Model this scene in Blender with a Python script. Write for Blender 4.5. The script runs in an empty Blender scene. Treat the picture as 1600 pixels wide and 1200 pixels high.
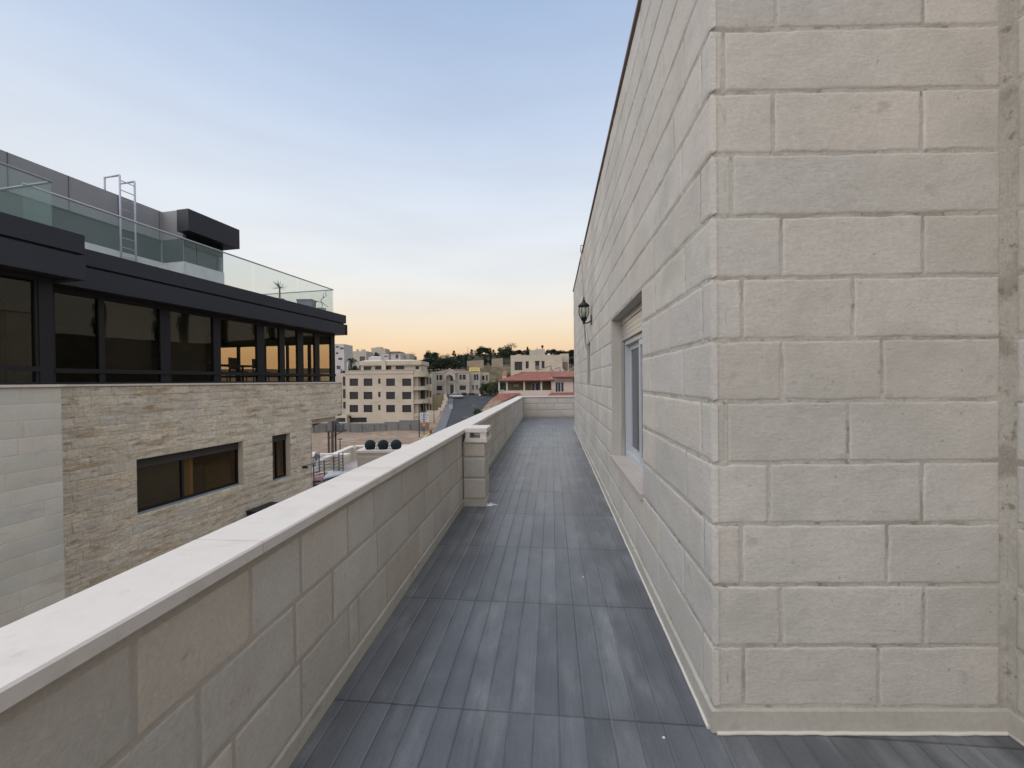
import bpy, bmesh, math, random
from mathutils import Vector, Matrix, noise
R = math.radians
C = bpy.context.scene.collection
sc = bpy.context.scene
# ------------------------------------------------------------------ camera
F = 620.0; EYE = Vector((0, 0, 1.5)); PITCH = R(0.52); ROLL = 0.010
fwd = Vector((0, math.cos(PITCH), -math.sin(PITCH)))
rt0 = Vector((1, 0, 0)); up0 = rt0.cross(fwd)
rt = (rt0*math.cos(ROLL) - up0*math.sin(ROLL)).normalized(); up = rt.cross(fwd).normalized()
cam = bpy.data.cameras.new('camera'); co = bpy.data.objects.new('camera', cam); C.objects.link(co)
co.matrix_world = Matrix.Translation(EYE) @ Matrix((rt, up, -fwd)).transposed().to_4x4()
cam.sensor_width = 36; cam.lens = 36*F/1600; cam.clip_start = 0.05; cam.clip_end = 9000
sc.camera = co
sc.render.resolution_x = 1024; sc.render.resolution_y = 768
def ray(px, py): return (fwd + rt*((px-800)/F) - up*((py-600)/F))
def at(px, py, Y):
    d = ray(px, py); return EYE + d*(Y/d.y)
def atz(px, py, z=0.0):
    d = ray(px, py); return EYE + d*((z-EYE.z)/d.z)
# ------------------------------------------------------------------ world and light
wd = bpy.data.worlds.new('World'); sc.world = wd; wd.use_nodes = True
nt = wd.node_tree; N = nt.nodes; L = nt.links
bg = N['Background']
tc = N.new('ShaderNodeTexCoord'); sp = N.new('ShaderNodeSeparateXYZ'); L.new(tc.outputs['Generated'], sp.inputs[0])
def ramp(tree, stops):
    r = tree.nodes.new('ShaderNodeValToRGB'); e = r.color_ramp.elements
    while len(e) > 1: e.remove(e[0])
    for i, (p, c) in enumerate(stops):
        el = e[0] if i == 0 else e.new(p)
        el.position = p; el.color = (c[0], c[1], c[2], 1)
    return r
def lin(*c): return tuple((v/255/12.92 if v <= 10 else ((v/255+.055)/1.055)**2.4) for v in c)
west = ramp(nt, [(0, lin(220,184,150)), (.045, lin(226,190,154)), (.09, lin(238,211,176)), (.135, lin(241,224,200)), (.185, lin(237,231,221)),
                 (.26, lin(228,231,233)), (.38, lin(217,225,236)), (.53, lin(194,209,232)), (.70, lin(162,184,216)), (.82, (.62,.74,.92)), (1, (.75,.83,.98))])
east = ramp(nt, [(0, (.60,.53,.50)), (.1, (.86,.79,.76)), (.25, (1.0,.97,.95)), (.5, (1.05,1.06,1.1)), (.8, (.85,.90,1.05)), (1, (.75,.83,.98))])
L.new(sp.outputs[2], west.inputs[0]); L.new(sp.outputs[2], east.inputs[0])
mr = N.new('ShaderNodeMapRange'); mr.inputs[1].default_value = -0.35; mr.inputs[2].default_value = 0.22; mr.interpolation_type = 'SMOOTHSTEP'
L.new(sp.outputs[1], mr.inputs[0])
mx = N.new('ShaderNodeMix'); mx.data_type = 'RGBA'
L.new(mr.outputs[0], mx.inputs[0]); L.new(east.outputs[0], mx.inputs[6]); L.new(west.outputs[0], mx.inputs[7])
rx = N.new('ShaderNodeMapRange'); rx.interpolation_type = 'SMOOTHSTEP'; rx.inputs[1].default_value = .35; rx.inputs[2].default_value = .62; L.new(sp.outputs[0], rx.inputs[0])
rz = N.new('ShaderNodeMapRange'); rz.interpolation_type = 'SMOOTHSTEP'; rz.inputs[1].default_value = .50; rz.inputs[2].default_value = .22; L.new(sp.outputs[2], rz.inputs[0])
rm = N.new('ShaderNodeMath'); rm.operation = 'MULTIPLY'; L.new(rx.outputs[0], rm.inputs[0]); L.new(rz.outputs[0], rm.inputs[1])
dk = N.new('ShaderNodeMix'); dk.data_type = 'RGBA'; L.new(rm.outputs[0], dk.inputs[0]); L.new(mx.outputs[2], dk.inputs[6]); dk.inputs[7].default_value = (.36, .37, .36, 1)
sky = N.new('ShaderNodeTexSky'); sky.sky_type = 'NISHITA'; sky.sun_disc = False
sky.sun_elevation = R(-2); sky.sun_rotation = R(5)
ad = N.new('ShaderNodeMix'); ad.data_type = 'RGBA'; ad.blend_type = 'MIX'; ad.inputs[0].default_value = 0.03
L.new(dk.outputs[2], ad.inputs[6]); L.new(sky.outputs[0], ad.inputs[7]); cn = N.new('ShaderNodeTexNoise'); cm = N.new('ShaderNodeMapping'); cm.inputs['Scale'].default_value = (1.2, 1.2, 7); cm.inputs['Rotation'].default_value = (.1, .12, 0); cn.inputs['Scale'].default_value = 1.6; cn.inputs['Detail'].default_value = 5
L.new(tc.outputs['Generated'], cm.inputs[0]); L.new(cm.outputs[0], cn.inputs[0])
cr = N.new('ShaderNodeMapRange'); cr.inputs[1].default_value = .3; cr.inputs[2].default_value = .7; cr.inputs[3].default_value = .955; cr.inputs[4].default_value = 1.045; L.new(cn.outputs[0], cr.inputs[0])
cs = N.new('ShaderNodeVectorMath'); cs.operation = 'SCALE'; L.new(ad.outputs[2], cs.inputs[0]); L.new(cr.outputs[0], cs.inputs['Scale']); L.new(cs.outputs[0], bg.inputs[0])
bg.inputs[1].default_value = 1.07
sun = bpy.data.lights.new('fill_sun', 'SUN'); sun.energy = 1.6; sun.angle = R(100); sun.color = (1, .955, .92)  # wide soft fill added from behind left to brighten walls and coping
so = bpy.data.objects.new('fill_sun', sun); C.objects.link(so)
so.rotation_euler = Vector((-1.0, -0.35, 0.95)).to_track_quat('Z', 'Y').to_euler()
sc.view_settings.view_transform = 'Standard'; sc.view_settings.look = 'None'; sc.view_settings.exposure = 0.0
# ------------------------------------------------------------------ materials
def val(t, a):
    return a
def mathn(t, op, a, b=None, c=None):
    m = t.nodes.new('ShaderNodeMath'); m.operation = op
    for i, x in enumerate((a, b, c)):
        if x is None: continue
        if isinstance(x, (int, float)): m.inputs[i].default_value = x
        else: t.links.new(x, m.inputs[i])
    return m.outputs[0]
def mixc(t, f, a, b, blend='MIX'):
    m = t.nodes.new('ShaderNodeMix'); m.data_type = 'RGBA'; m.blend_type = blend
    for i, x in ((0, f), (6, a), (7, b)):
        if isinstance(x, (int, float)): m.inputs[i].default_value = x
        elif isinstance(x, tuple): m.inputs[i].default_value = (x[0], x[1], x[2], 1)
        else: t.links.new(x, m.inputs[i])
    return m.outputs[2]
def nz(t, co, scale, detail=4, rough=.55, vec=(1,1,1), rot=(0,0,0)):
    mp = t.nodes.new('ShaderNodeMapping'); mp.inputs['Scale'].default_value = vec; mp.inputs['Rotation'].default_value = rot
    t.links.new(co, mp.inputs[0])
    n = t.nodes.new('ShaderNodeTexNoise'); n.inputs['Scale'].default_value = scale; n.inputs['Detail'].default_value = detail; n.inputs['Roughness'].default_value = rough
    t.links.new(mp.outputs[0], n.inputs[0]); return n.outputs[0]
def sstep(t, x, a, b):
    m = t.nodes.new('ShaderNodeMapRange'); m.interpolation_type = 'SMOOTHSTEP'
    m.inputs[1].default_value = a; m.inputs[2].default_value = b; t.links.new(x, m.inputs[0]); return m.outputs[0]
MATS = {}
def mat(name, col, rough=.75, metal=0.0, var=(2.0, .18), fine=(40, .10), bump=None, attr=False, spots=None, streak=None, spec=.3, tool=None):
    if name in MATS: return MATS[name]
    m = bpy.data.materials.new(name); m.use_nodes = True; t = m.node_tree; b = t.nodes['Principled BSDF']
    co = t.nodes.new('ShaderNodeTexCoord').outputs['Object']
    c = (col[0], col[1], col[2])
    cur = c
    if attr:
        a = t.nodes.new('ShaderNodeAttribute'); a.attribute_name = 'tone'
        cur = mixc(t, 1.0, c, a.outputs[0], 'MULTIPLY')
    for sc_, am in (var, fine):
        if am:
            n = nz(t, co, sc_)
            k = mathn(t, 'MULTIPLY_ADD', mathn(t, 'SUBTRACT', n, .5), am*3.2, 1.0)
            cb = t.nodes.new('ShaderNodeCombineColor')
            for i in range(3): t.links.new(k, cb.inputs[i])
            cur = mixc(t, 1.0, cur, cb.outputs[0], 'MULTIPLY')
    if spots:
        for (s_, lo, hi, cc, am, vec) in spots:
            n = nz(t, co, s_, 5, .6, vec)
            f = mathn(t, 'MULTIPLY', sstep(t, n, lo, hi), am)
            cur = mixc(t, f, cur, cc, 'MIX')
    if isinstance(cur, tuple): b.inputs['Base Color'].default_value = (*cur, 1)
    else: t.links.new(cur, b.inputs['Base Color'])
    b.inputs['Roughness'].default_value = rough; b.inputs['Metallic'].default_value = metal; b.inputs['Specular IOR Level'].default_value = spec
    if bump:
        h = nz(t, co, bump[0], 6, .65)
        if tool:
            h2 = nz(t, co, tool[0], 3, .6, tool[1], tool[2])
            h = mathn(t, 'ADD', h, mathn(t, 'MULTIPLY', h2, tool[3]))
        bp = t.nodes.new('ShaderNodeBump'); bp.inputs['Strength'].default_value = bump[1]; bp.inputs['Distance'].default_value = bump[2]
        t.links.new(h, bp.inputs['Height']); t.links.new(bp.outputs[0], b.inputs['Normal'])
    MATS[name] = m; return m
PINK = (.55, .505, .46); GREEN = (.43, .43, .37)
STONE = mat('pale_limestone', (.555, .525, .475), .85, var=(1.3, .12), fine=(55, .10), bump=(70, .6, .005), attr=True,
            spots=[(2.6, .52, .70, PINK, .40, (1,1,1)), (1.9, .54, .72, GREEN, .30, (1,1,1.4)), (1.1, .50, .66, (.45,.43,.385), .65, (1,1,1.2)), (4.5, .60, .70, (.60,.57,.53), .5, (1,1,1)), (9, .62, .72, (.30,.27,.23), .35, (1,1,1)), (30,.66,.74,(.2,.17,.14),.5,(1,1,1))],
            tool=(42, (.45, .45, 1.7), (.25, .42, .0), .7))
MORTAR = mat('sandy_mortar', (.49, .465, .41), .95, var=(3, .12), fine=(80, .15), bump=(60, .8, .006), spots=[(4, .50, .62, (.34,.31,.265), .8, (1,1,1)), (17, .58, .66, (.24,.21,.17), .7, (1,1,1))])
PARA = mat('parapet_limestone', (.575, .525, .458), .88, var=(1.6, .12), fine=(55, .10), bump=(80, .7, .005), attr=True,
           spots=[(2.4, .55, .72, (.46,.44,.37), .5, (1,1,1)), (3.0, .57, .72, (.52,.45,.39), .4, (1,1,1)), (12, .64, .74, (.2,.17,.13), .4, (1,1,1))],
           tool=(70, (1, 1, .4), (.4, .3, .5), .8))
PMORT = mat('parapet_mortar', (.47, .42, .355), .95, var=(3, .12), fine=(80, .12), bump=(60, .6, .005))
COPING = mat('smooth_cream_coping', (.70, .645, .585), .55, var=(1.2, .05), fine=(30, .04), bump=(120, .25, .002),
             spots=[(3.5, .52, .68, (.62,.54,.45), .55, (.35,2.2,1)), (5, .54, .72, (.58,.50,.42), .4, (.6,1.4,1)), (22, .62, .70, (.42,.36,.30), .18, (1,1,1)), (1.1,.5,.7,(.66,.62,.58),.5,(1,1,1))])
SKIRT = mat('cream_skirting_stone', (.50, .475, .415), .7, var=(3, .14), fine=(40, .10), bump=(60, .5, .003), spots=[(6, .58, .72, (.26,.22,.17), .5, (1,1,1))])
ROUGH = mat('split_face_limestone', (.70, .62, .495), .92, var=(.8, .16), fine=(14, .22), bump=(16, 1.0, .03), attr=True,
            spots=[(2.2, .50, .68, (.42,.31,.19), .75, (.45,.45,2.8)), (5, .54, .68, (.30,.22,.14), .7, (.5,.5,2.2)), (14, .58, .70, (.22,.16,.10), .5, (.6,.6,1.6)), (1.2, .5, .66, (.56,.50,.43), .6, (1,1,2))])
RMORT = mat('cream_mortar', (.62, .55, .44), .95, fine=(30, .15))
SMOOTHST = mat('sawn_limestone', (.60, .575, .505), .8, var=(.9, .12), fine=(20, .06), bump=(40, .3, .003), attr=True,
               spots=[(2.0, .56, .72, (.40,.34,.26), .45, (.5,.5,1.5))])
DARK = mat('charcoal_cladding', (.030, .031, .040), .5, var=(1, .06), fine=(60, .03), spec=.35)
DARKER = mat('black_aluminium', (.018, .018, .021), .45, var=(1, .05), fine=(60, .0))
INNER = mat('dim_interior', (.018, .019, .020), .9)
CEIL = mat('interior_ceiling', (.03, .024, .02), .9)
GREYCLAD = mat('grey_panel_cladding', (.32, .32, .335), .6, var=(.7, .08), fine=(40, .04))
WHITEP = mat('white_render', (.62, .62, .62), .8, fine=(20, .05))
STEEL = mat('white_painted_steel', (.50, .49, .58), .45, var=(2, .03), fine=(0, 0))
RAILM = mat('satin_rail', (.42, .42, .46), .35, .4, var=(2, .03), fine=(0, 0))
CREAMB = mat('cream_building_stone', (.52, .46, .375), .9, var=(.25, .14), fine=(3, .08), spots=[(.5, .56, .72, (.36,.31,.21), .5, (1,1,1.5))])
CREAML = mat('pale_building_stone', (.46, .42, .36), .9, var=(.25, .14), fine=(3, .08))
WHITEB = mat('white_building_plaster', (.52, .50, .49), .9, var=(.25, .10), fine=(3, .06))
PINKB = mat('pink_plaster', (.55, .465, .42), .9, var=(.4, .10), fine=(3, .06))
OLIVE = mat('olive_ochre_plaster', (.22, .19, .125), .9, var=(.6, .14), fine=(4, .08))  # even olive ochre base colour
WIN = mat('dark_window_opening', (.028, .030, .040), .25, var=(.5, .1), fine=(0, 0), spec=.5)
WFRAME = mat('white_window_frame', (.55, .56, .58), .5, fine=(0, 0))
PVC = mat('white_upvc', (.52, .54, .57), .35, var=(3, .03), fine=(0, 0), spec=.5)
ALU = mat('brushed_aluminium', (.55, .54, .52), .35, .6, var=(3, .04), fine=(0, 0))
TILE = mat('red_roof_tile', (.26, .105, .075), .85, var=(.8, .2), fine=(6, .15))
SAND = mat('yellow_sand', (.45, .37, .27), .95)
ASPH = mat('asphalt', (.060, .065, .070), .9, var=(.25, .18), fine=(2.5, .10), spots=[(.35, .55, .7, (.13,.135,.14), .6, (1,1,1))])
PAVE = mat('grey_paving', (.15, .155, .16), .9, var=(.5, .15), fine=(4, .1))
CONC = mat('grey_concrete', (.17, .17, .168), .9, var=(.5, .22), fine=(4, .12), spots=[(.9, .55, .7, (.11,.11,.11), .6, (1,1,.15))])
YARD = mat('pale_yard_paving', (.50, .44, .41), .85, var=(.4, .08), fine=(5, .05))
YWALL = mat('cream_yard_wall', (.62, .56, .46), .85, var=(.6, .06), fine=(8, .05))
BALL = mat('dark_clipped_foliage', (.014, .026, .030), .9, var=(8, .3), fine=(60, .3), bump=(70, 1, .02))
METAL = mat('dull_galvanised_steel', (.16, .17, .175), .6, .3, var=(3, .1), fine=(0, 0))
RUST = mat('rusty_brown_steel', (.07, .05, .042), .8, var=(5, .2), fine=(0, 0))
YELLOW = mat('yellow_paint', (.72, .58, .12), .7, fine=(0, 0))
PALEY = mat('pale_yellow_board', (.62, .56, .30), .8, fine=(0, 0))
BLUE = mat('blue_lettering', (.05, .06, .25), .7, fine=(0, 0))
ORANGE = mat('orange_reflector', (.42, .17, .05), .6, fine=(0, 0))
WOOD = mat('weathered_pole_wood', (.075, .06, .052), .9, fine=(20, .2))
BARK = mat('tree_bark', (.07, .052, .04), .95, fine=(10, .2))
LANT = mat('bronze_black_iron', (.022, .026, .030), .45, .5, var=(10, .1), fine=(0, 0), bump=(80, .3, .002))
CABLE = mat('beige_cable_sleeve', (.34, .30, .25), .8, var=(20, .2), fine=(0, 0))
COPEB = mat('rusty_parapet_flashing', (.22, .165, .145), .7)
CARW = mat('white_car_paint', (.55, .57, .60), .25, var=(1, .02), fine=(0, 0), spec=.6)
CARR = mat('red_car_paint', (.20, .02, .03), .25, var=(1, .02), fine=(0, 0), spec=.6)
CARG = mat('car_glass', (.012, .014, .018), .1, var=(1, .02), fine=(0, 0), spec=.8)
RUBBER = mat('tyre_rubber', (.02, .02, .02), .9, fine=(0, 0))
LAMPW = mat('clear_headlight', (.6, .6, .62), .15, fine=(0, 0))
LAMPR = mat('red_tail_light', (.35, .01, .01), .2, fine=(0, 0))
SOLAR = mat('solar_collector_glass', (.03, .035, .05), .2, fine=(0, 0), spec=.6)
CURT = mat('interior_timber', (.27, .17, .07), .7, var=(1.5, .15))
PLANT = mat('grey_green_leaf', (.09, .11, .08), .7, fine=(0, 0))
POT = mat('grey_plant_pot', (.25, .25, .28), .7, fine=(0, 0))
CHIP = mat('white_plaster_chip', (.8, .8, .82), .9, fine=(60, .05))
def leafmat(name, col):
    return mat(name, col, .85, attr=True, var=(1.5, .25), fine=(0, 0), spec=.15)
PINE = leafmat('pine_foliage', (.045, .058, .040)); BUSH = leafmat('bush_foliage', (.055, .075, .035)); CYP = leafmat('dark_cypress_foliage', (.032, .045, .034))
DRYT = leafmat('dry_twiggy_foliage', (.10, .075, .055)); PALM = leafmat('palm_foliage', (.05, .065, .038)); OLEA = leafmat('flowering_shrub_foliage', (.085, .085, .055))
def glass(name, tint, refl, rough=.02, fac=.5, milk=0.0):
    m = bpy.data.materials.new(name); m.use_nodes = True; t = m.node_tree
    for n in list(t.nodes):
        if n.type == 'BSDF_PRINCIPLED': t.nodes.remove(n)
    out = t.nodes['Material Output']
    tr = t.nodes.new('ShaderNodeBsdfTransparent'); tr.inputs[0].default_value = (*tint, 1)
    gl = t.nodes.new('ShaderNodeBsdfGlossy'); gl.inputs[0].default_value = (*refl, 1); gl.inputs[1].default_value = rough
    fr = t.nodes.new('ShaderNodeFresnel'); fr.inputs[0].default_value = 1.5
    geo = t.nodes.new('ShaderNodeNewGeometry'); k = mathn(t, 'MULTIPLY', mathn(t, 'MINIMUM', mathn(t, 'MULTIPLY', fr.outputs[0], fac), 1.0), mathn(t, 'SUBTRACT', 1.0, geo.outputs['Backfacing']))
    ms = t.nodes.new('ShaderNodeMixShader'); t.links.new(k, ms.inputs[0]); t.links.new(tr.outputs[0], ms.inputs[1]); t.links.new(gl.outputs[0], ms.inputs[2])
    if milk:
        df = t.nodes.new('ShaderNodeBsdfDiffuse'); df.inputs[0].default_value = (.60, .72, .70, 1); m2 = t.nodes.new('ShaderNodeMixShader')
        t.links.new(mathn(t, 'MULTIPLY', mathn(t, 'SUBTRACT', 1.0, geo.outputs['Backfacing']), milk), m2.inputs[0]); t.links.new(ms.outputs[0], m2.inputs[1]); t.links.new(df.outputs[0], m2.inputs[2]); ms = m2
    t.links.new(ms.outputs[0], out.inputs[0]); return m
RGLASS = glass('greenish_railing_glass', (.955, .974, .966), (.88, .95, .97), .03, 1.8, .14)
TGLASS = glass('brown_tinted_glass', (.88, .835, .76), (.85, .88, .82), .015, 2.3)
LGLASS = glass('lamp_glass', (.75, .78, .70), (1, 1, 1), .1, 1.2)
WGLASS = glass('window_glass', (.30, .34, .36), (.9, .95, 1), .02, 1.2)
# ------------------------------------------------------------------ mesh builder
class MB:
    def __init__(s): s.v = []; s.f = []; s.m = []; s.t = []; s.sm = []
    def face(s, idx, mi=0, tone=(1,1,1), smooth=False):
        s.f.append(tuple(idx)); s.m.append(mi); s.t.append(tone); s.sm.append(smooth)
    def poly(s, pts, mi=0, tone=(1,1,1)):
        n = len(s.v); s.v += [Vector(p) for p in pts]; s.face(range(n, n+len(pts)), mi, tone)
    def hexa(s, p, mi=0, tone=(1,1,1)):          # p: 4 bottom then 4 top
        n = len(s.v); s.v += [Vector(q) for q in p]
        for f in ((3,2,1,0), (4,5,6,7), (0,1,5,4), (1,2,6,5), (2,3,7,6), (3,0,4,7)): s.face([n+i for i in f], mi, tone)
    def box(s, x0, x1, y0, y1, z0, z1, mi=0, tone=(1,1,1)):
        s.hexa([(x0,y0,z0),(x1,y0,z0),(x1,y1,z0),(x0,y1,z0),(x0,y0,z1),(x1,y0,z1),(x1,y1,z1),(x0,y1,z1)], mi, tone)
    def fbox(s, fr, s0, s1, n0, n1, z0, z1, mi=0, tone=(1,1,1)):   # in a wall frame
        s.hexa([fr(s0,z0,n0), fr(s1,z0,n0), fr(s1,z0,n1), fr(s0,z0,n1), fr(s0,z1,n0), fr(s1,z1,n0), fr(s1,z1,n1), fr(s0,z1,n1)], mi, tone)
    def tube(s, pts, r, seg=8, mi=0, tone=(1,1,1), cap=True):
        pts = [Vector(p) for p in pts]; rings = []
        rr = r if isinstance(r, (list, tuple)) else [r]*len(pts)
        for i, p in enumerate(pts):
            d = (pts[min(i+1, len(pts)-1)] - pts[max(i-1, 0)]).normalized()
            a = d.cross(Vector((0,0,1)) if abs(d.z) < .9 else Vector((1,0,0))).normalized(); b = d.cross(a)
            n = len(s.v); rings.append(n)
            for k in range(seg):
                th = 2*math.pi*k/seg; s.v.append(p + (a*math.cos(th) + b*math.sin(th))*rr[i])
        for i in range(len(pts)-1):
            for k in range(seg):
                k2 = (k+1) % seg; s.face([rings[i]+k, rings[i]+k2, rings[i+1]+k2, rings[i+1]+k], mi, tone, True)
        if cap:
            s.face([rings[0]+k for k in reversed(range(seg))], mi, tone); s.face([rings[-1]+k for k in range(seg)], mi, tone)
    def lathe(s, c, prof, seg=20, mi=0, tone=(1,1,1), lobes=0, la=0):
        c = Vector(c); n0 = len(s.v)
        for (r, z) in prof:
            for k in range(seg):
                th = 2*math.pi*k/seg; q = r*(1 + la*math.cos(lobes*th)); s.v.append(c + Vector((q*math.cos(th), q*math.sin(th), z)))
        for i in range(len(prof)-1):
            for k in range(seg):
                k2 = (k+1) % seg; s.face([n0+i*seg+k, n0+i*seg+k2, n0+(i+1)*seg+k2, n0+(i+1)*seg+k], mi, tone, True)
        s.face([n0+k for k in reversed(range(seg))], mi, tone); s.face([n0+(len(prof)-1)*seg+k for k in range(seg)], mi, tone)
    def build(s, name, mats, parent=None, loc=None, smooth=None):
        if not isinstance(mats, (list, tuple)): mats = [mats]
        me = bpy.data.meshes.new(name)
        base = Vector(loc) if loc is not None else (wloc(parent) if parent else Vector((0,0,0)))
        me.from_pydata([v - base for v in s.v], [], s.f)
        for m in mats: me.materials.append(m)
        me.polygons.foreach_set('material_index', s.m)
        me.polygons.foreach_set('use_smooth', [(x if smooth is None else smooth) for x in s.sm])
        if any(t != (1,1,1) for t in s.t) or any('foliage' in m.name or 'stone' in m.name for m in mats):
            a = me.color_attributes.new('tone', 'FLOAT_COLOR', 'CORNER'); buf = []
            for f, t in zip(s.f, s.t): buf += [t[0], t[1], t[2], 1.0]*len(f)
            a.data.foreach_set('color', buf)
        me.update()
        o = bpy.data.objects.new(name, me); C.objects.link(o)
        if parent: o.parent = parent
        else: o.location = base
        return o
def wloc(o):
    v = Vector((0,0,0))
    while o: v += o.location; o = o.parent
    return v
def tag(o, label=None, cat=None, group=None, kind=None):
    if label: o['label'] = label
    if cat: o['category'] = cat
    if group: o['group'] = group
    if kind: o['kind'] = kind
    return o
def thing(name, loc, label, cat, group=None):
    o = bpy.data.objects.new(name, None); C.objects.link(o); o.location = loc; o.empty_display_size = .2
    return tag(o, label, cat, group)
def copy_tree(o, parent=None):
    c = o.copy(); C.objects.link(c); c.parent = parent
    for ch in list(o.children): copy_tree(ch, c)
    return c
def frame(O, U, NRM=None):
    O = Vector(O); U = Vector((U[0], U[1], 0)).normalized(); Nn = Vector((U.y, -U.x, 0))
    if NRM is not None and Nn.dot(Vector((NRM[0], NRM[1], 0))) < 0: Nn = -Nn
    def fr(s, z, n=0.0): return Vector((O.x + U.x*s + Nn.x*n, O.y + U.y*s + Nn.y*n, z))
    fr.O = O; fr.U = U; fr.N = Nn
    return fr
def onframe(fr, px, py, n=0.0):
    d = ray(px, py); p0 = fr(0, 0, n); k = (p0 - EYE).dot(fr.N)/d.dot(fr.N); p = EYE + d*k
    return (p - p0).dot(fr.U), p.z
def panel(mb, fr, s0, s1, z0, z1, holes, t, mi=0, n=0.0):
    S = sorted({s0, s1, *[x for h in holes for x in h[:2] if s0 < x < s1]}); Z = sorted({z0, z1, *[x for h in holes for x in h[2:4] if z0 < x < z1]})
    def solid(i, j):
        if not (0 <= i < len(S)-1 and 0 <= j < len(Z)-1): return False
        cs = (S[i]+S[i+1])/2; cz = (Z[j]+Z[j+1])/2
        return not any(h[0] < cs < h[1] and h[2] < cz < h[3] for h in holes)
    for i in range(len(S)-1):
        for j in range(len(Z)-1):
            if not solid(i, j): continue
            a, b, c, d = S[i], S[i+1], Z[j], Z[j+1]
            mb.poly([fr(a,c,n), fr(b,c,n), fr(b,d,n), fr(a,d,n)], mi); mb.poly([fr(a,c,n-t), fr(a,d,n-t), fr(b,d,n-t), fr(b,c,n-t)], mi)
            if not solid(i-1, j): mb.poly([fr(a,c,n), fr(a,d,n), fr(a,d,n-t), fr(a,c,n-t)], mi)
            if not solid(i+1, j): mb.poly([fr(b,c,n), fr(b,c,n-t), fr(b,d,n-t), fr(b,d,n)], mi)
            if not solid(i, j-1): mb.poly([fr(a,c,n), fr(a,c,n-t), fr(b,c,n-t), fr(b,c,n)], mi)
            if not solid(i, j+1): mb.poly([fr(a,d,n), fr(b,d,n), fr(b,d,n-t), fr(a,d,n-t)], mi)
def grid_lines(a, b, bev, cell):
    if b - a < 3*bev: bev = (b-a)/3
    c, d = a + bev*1.8, b - bev*1.8
    if d - c < .02: c = d = (a+b)/2
    n = max(1, int(round((d-c)/cell)))
    return [a, a+bev] + ([c + (d-c)*i/n for i in range(n+1)] if d > c else [c]) + [b-bev, b]
def stone(mb, fr, s0, s1, z0, z1, d, cell, amp, wob, tone, ext=(0, 0), mi=1, seed=0.0, bev=.010, afreq=9.0):
    S = grid_lines(s0, s1, bev, cell)
    if ext[0]: S[1] = S[0] + .0015
    if ext[1]: S[-2] = S[-1] - .0015
    Z = grid_lines(z0, z1, bev, cell); n0 = len(mb.v); nz_ = len(Z)
    for i, s_ in enumerate(S):
        for j, z_ in enumerate(Z):
            eb = (i == 0 and not ext[0]) or (i == len(S)-1 and not ext[1]) or j == 0 or j == nz_-1
            q = Vector((s_, z_, seed))
            h = d*(.92 + .0) + amp*(noise.noise(q*afreq) + .5*noise.noise(q*afreq*2.7))
            if i in (1, len(S)-2) or j in (1, nz_-2): h -= d*.12
            if i in (0, len(S)-1) and not eb: h = -.02
            if eb: h = -.002
            ws = wob*(noise.noise(q*7 + Vector((5,1,2))) + .8*noise.noise(q*31 + Vector((1,9,2))))
            wz = wob*(noise.noise(q*7 + Vector((2,8,9))) + .8*noise.noise(q*31 + Vector((4,4,7))))
            if (i < 2 and ext[0]) or (i > len(S)-3 and ext[1]): ws = 0
            mb.v.append(fr(s_ + ws, z_ + wz, h))
    for i in range(len(S)-1):
        for j in range(nz_-1):
            a = n0 + i*nz_ + j; mb.face([a, a+nz_, a+nz_+1, a+1], mi, tone, True)
def rtone(rng, v=.10, h=.03):
    k = 1 + rng.uniform(-v, v); w = rng.uniform(-h, h); return (k*(1+w), k, k*(1-w*1.3))
def courses(mb, fr, s0, s1, rows, holes, rng, lens, gap, d, cellf, amp, wob, ext=(0,0), joints=None, tv=.08, mi=1, gapz=None, bev=.010, afreq=9.0, th=.03, starts=None, extra=0.0):
    gapz = gapz or gap
    for k, (z0, z1) in enumerate(rows):
        iv = [(s0, s1)]
        for h in holes:
            if h[2] < z1-.02 and h[3] > z0+.02:
                nv = []
                for a, b in iv:
                    if h[1] <= a or h[0] >= b: nv.append((a, b)); continue
                    if h[0] > a: nv.append((a, h[0]))
                    if h[1] < b: nv.append((h[1], b))
                iv = nv
        for a, b in iv:
            if joints and k in joints: js = [a] + [j for j in joints[k] if a < j < b] + [b]
            else:
                js = [a]; first = True
                while True:
                    ln = rng.uniform(*lens)
                    if first and starts and abs(a-s0) < 1e-6: ln = starts[k % len(starts)]
                    first = False
                    if js[-1] + ln > b - lens[0]*.6: break
                    js.append(js[-1] + ln)
                js.append(b)
            for p, q in zip(js[:-1], js[1:]):
                e0 = ext[0] and abs(p-s0) < 1e-6; e1 = ext[1] and abs(q-s1) < 1e-6
                cell = cellf((p+q)/2)
                stone(mb, fr, (p - (d-.003) - extra) if e0 else p+gap/2, (q + (d-.003)) if e1 else q-gap/2, z0+gapz/2, z1-gapz/2, d*(1+rng.uniform(-.25, .25) if not (e0 or e1) else 1), cell, amp, wob,
                      rtone(rng, tv, th), (e0, e1), mi, rng.uniform(0, 90), bev, afreq)
rng = random.Random(7)
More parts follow.
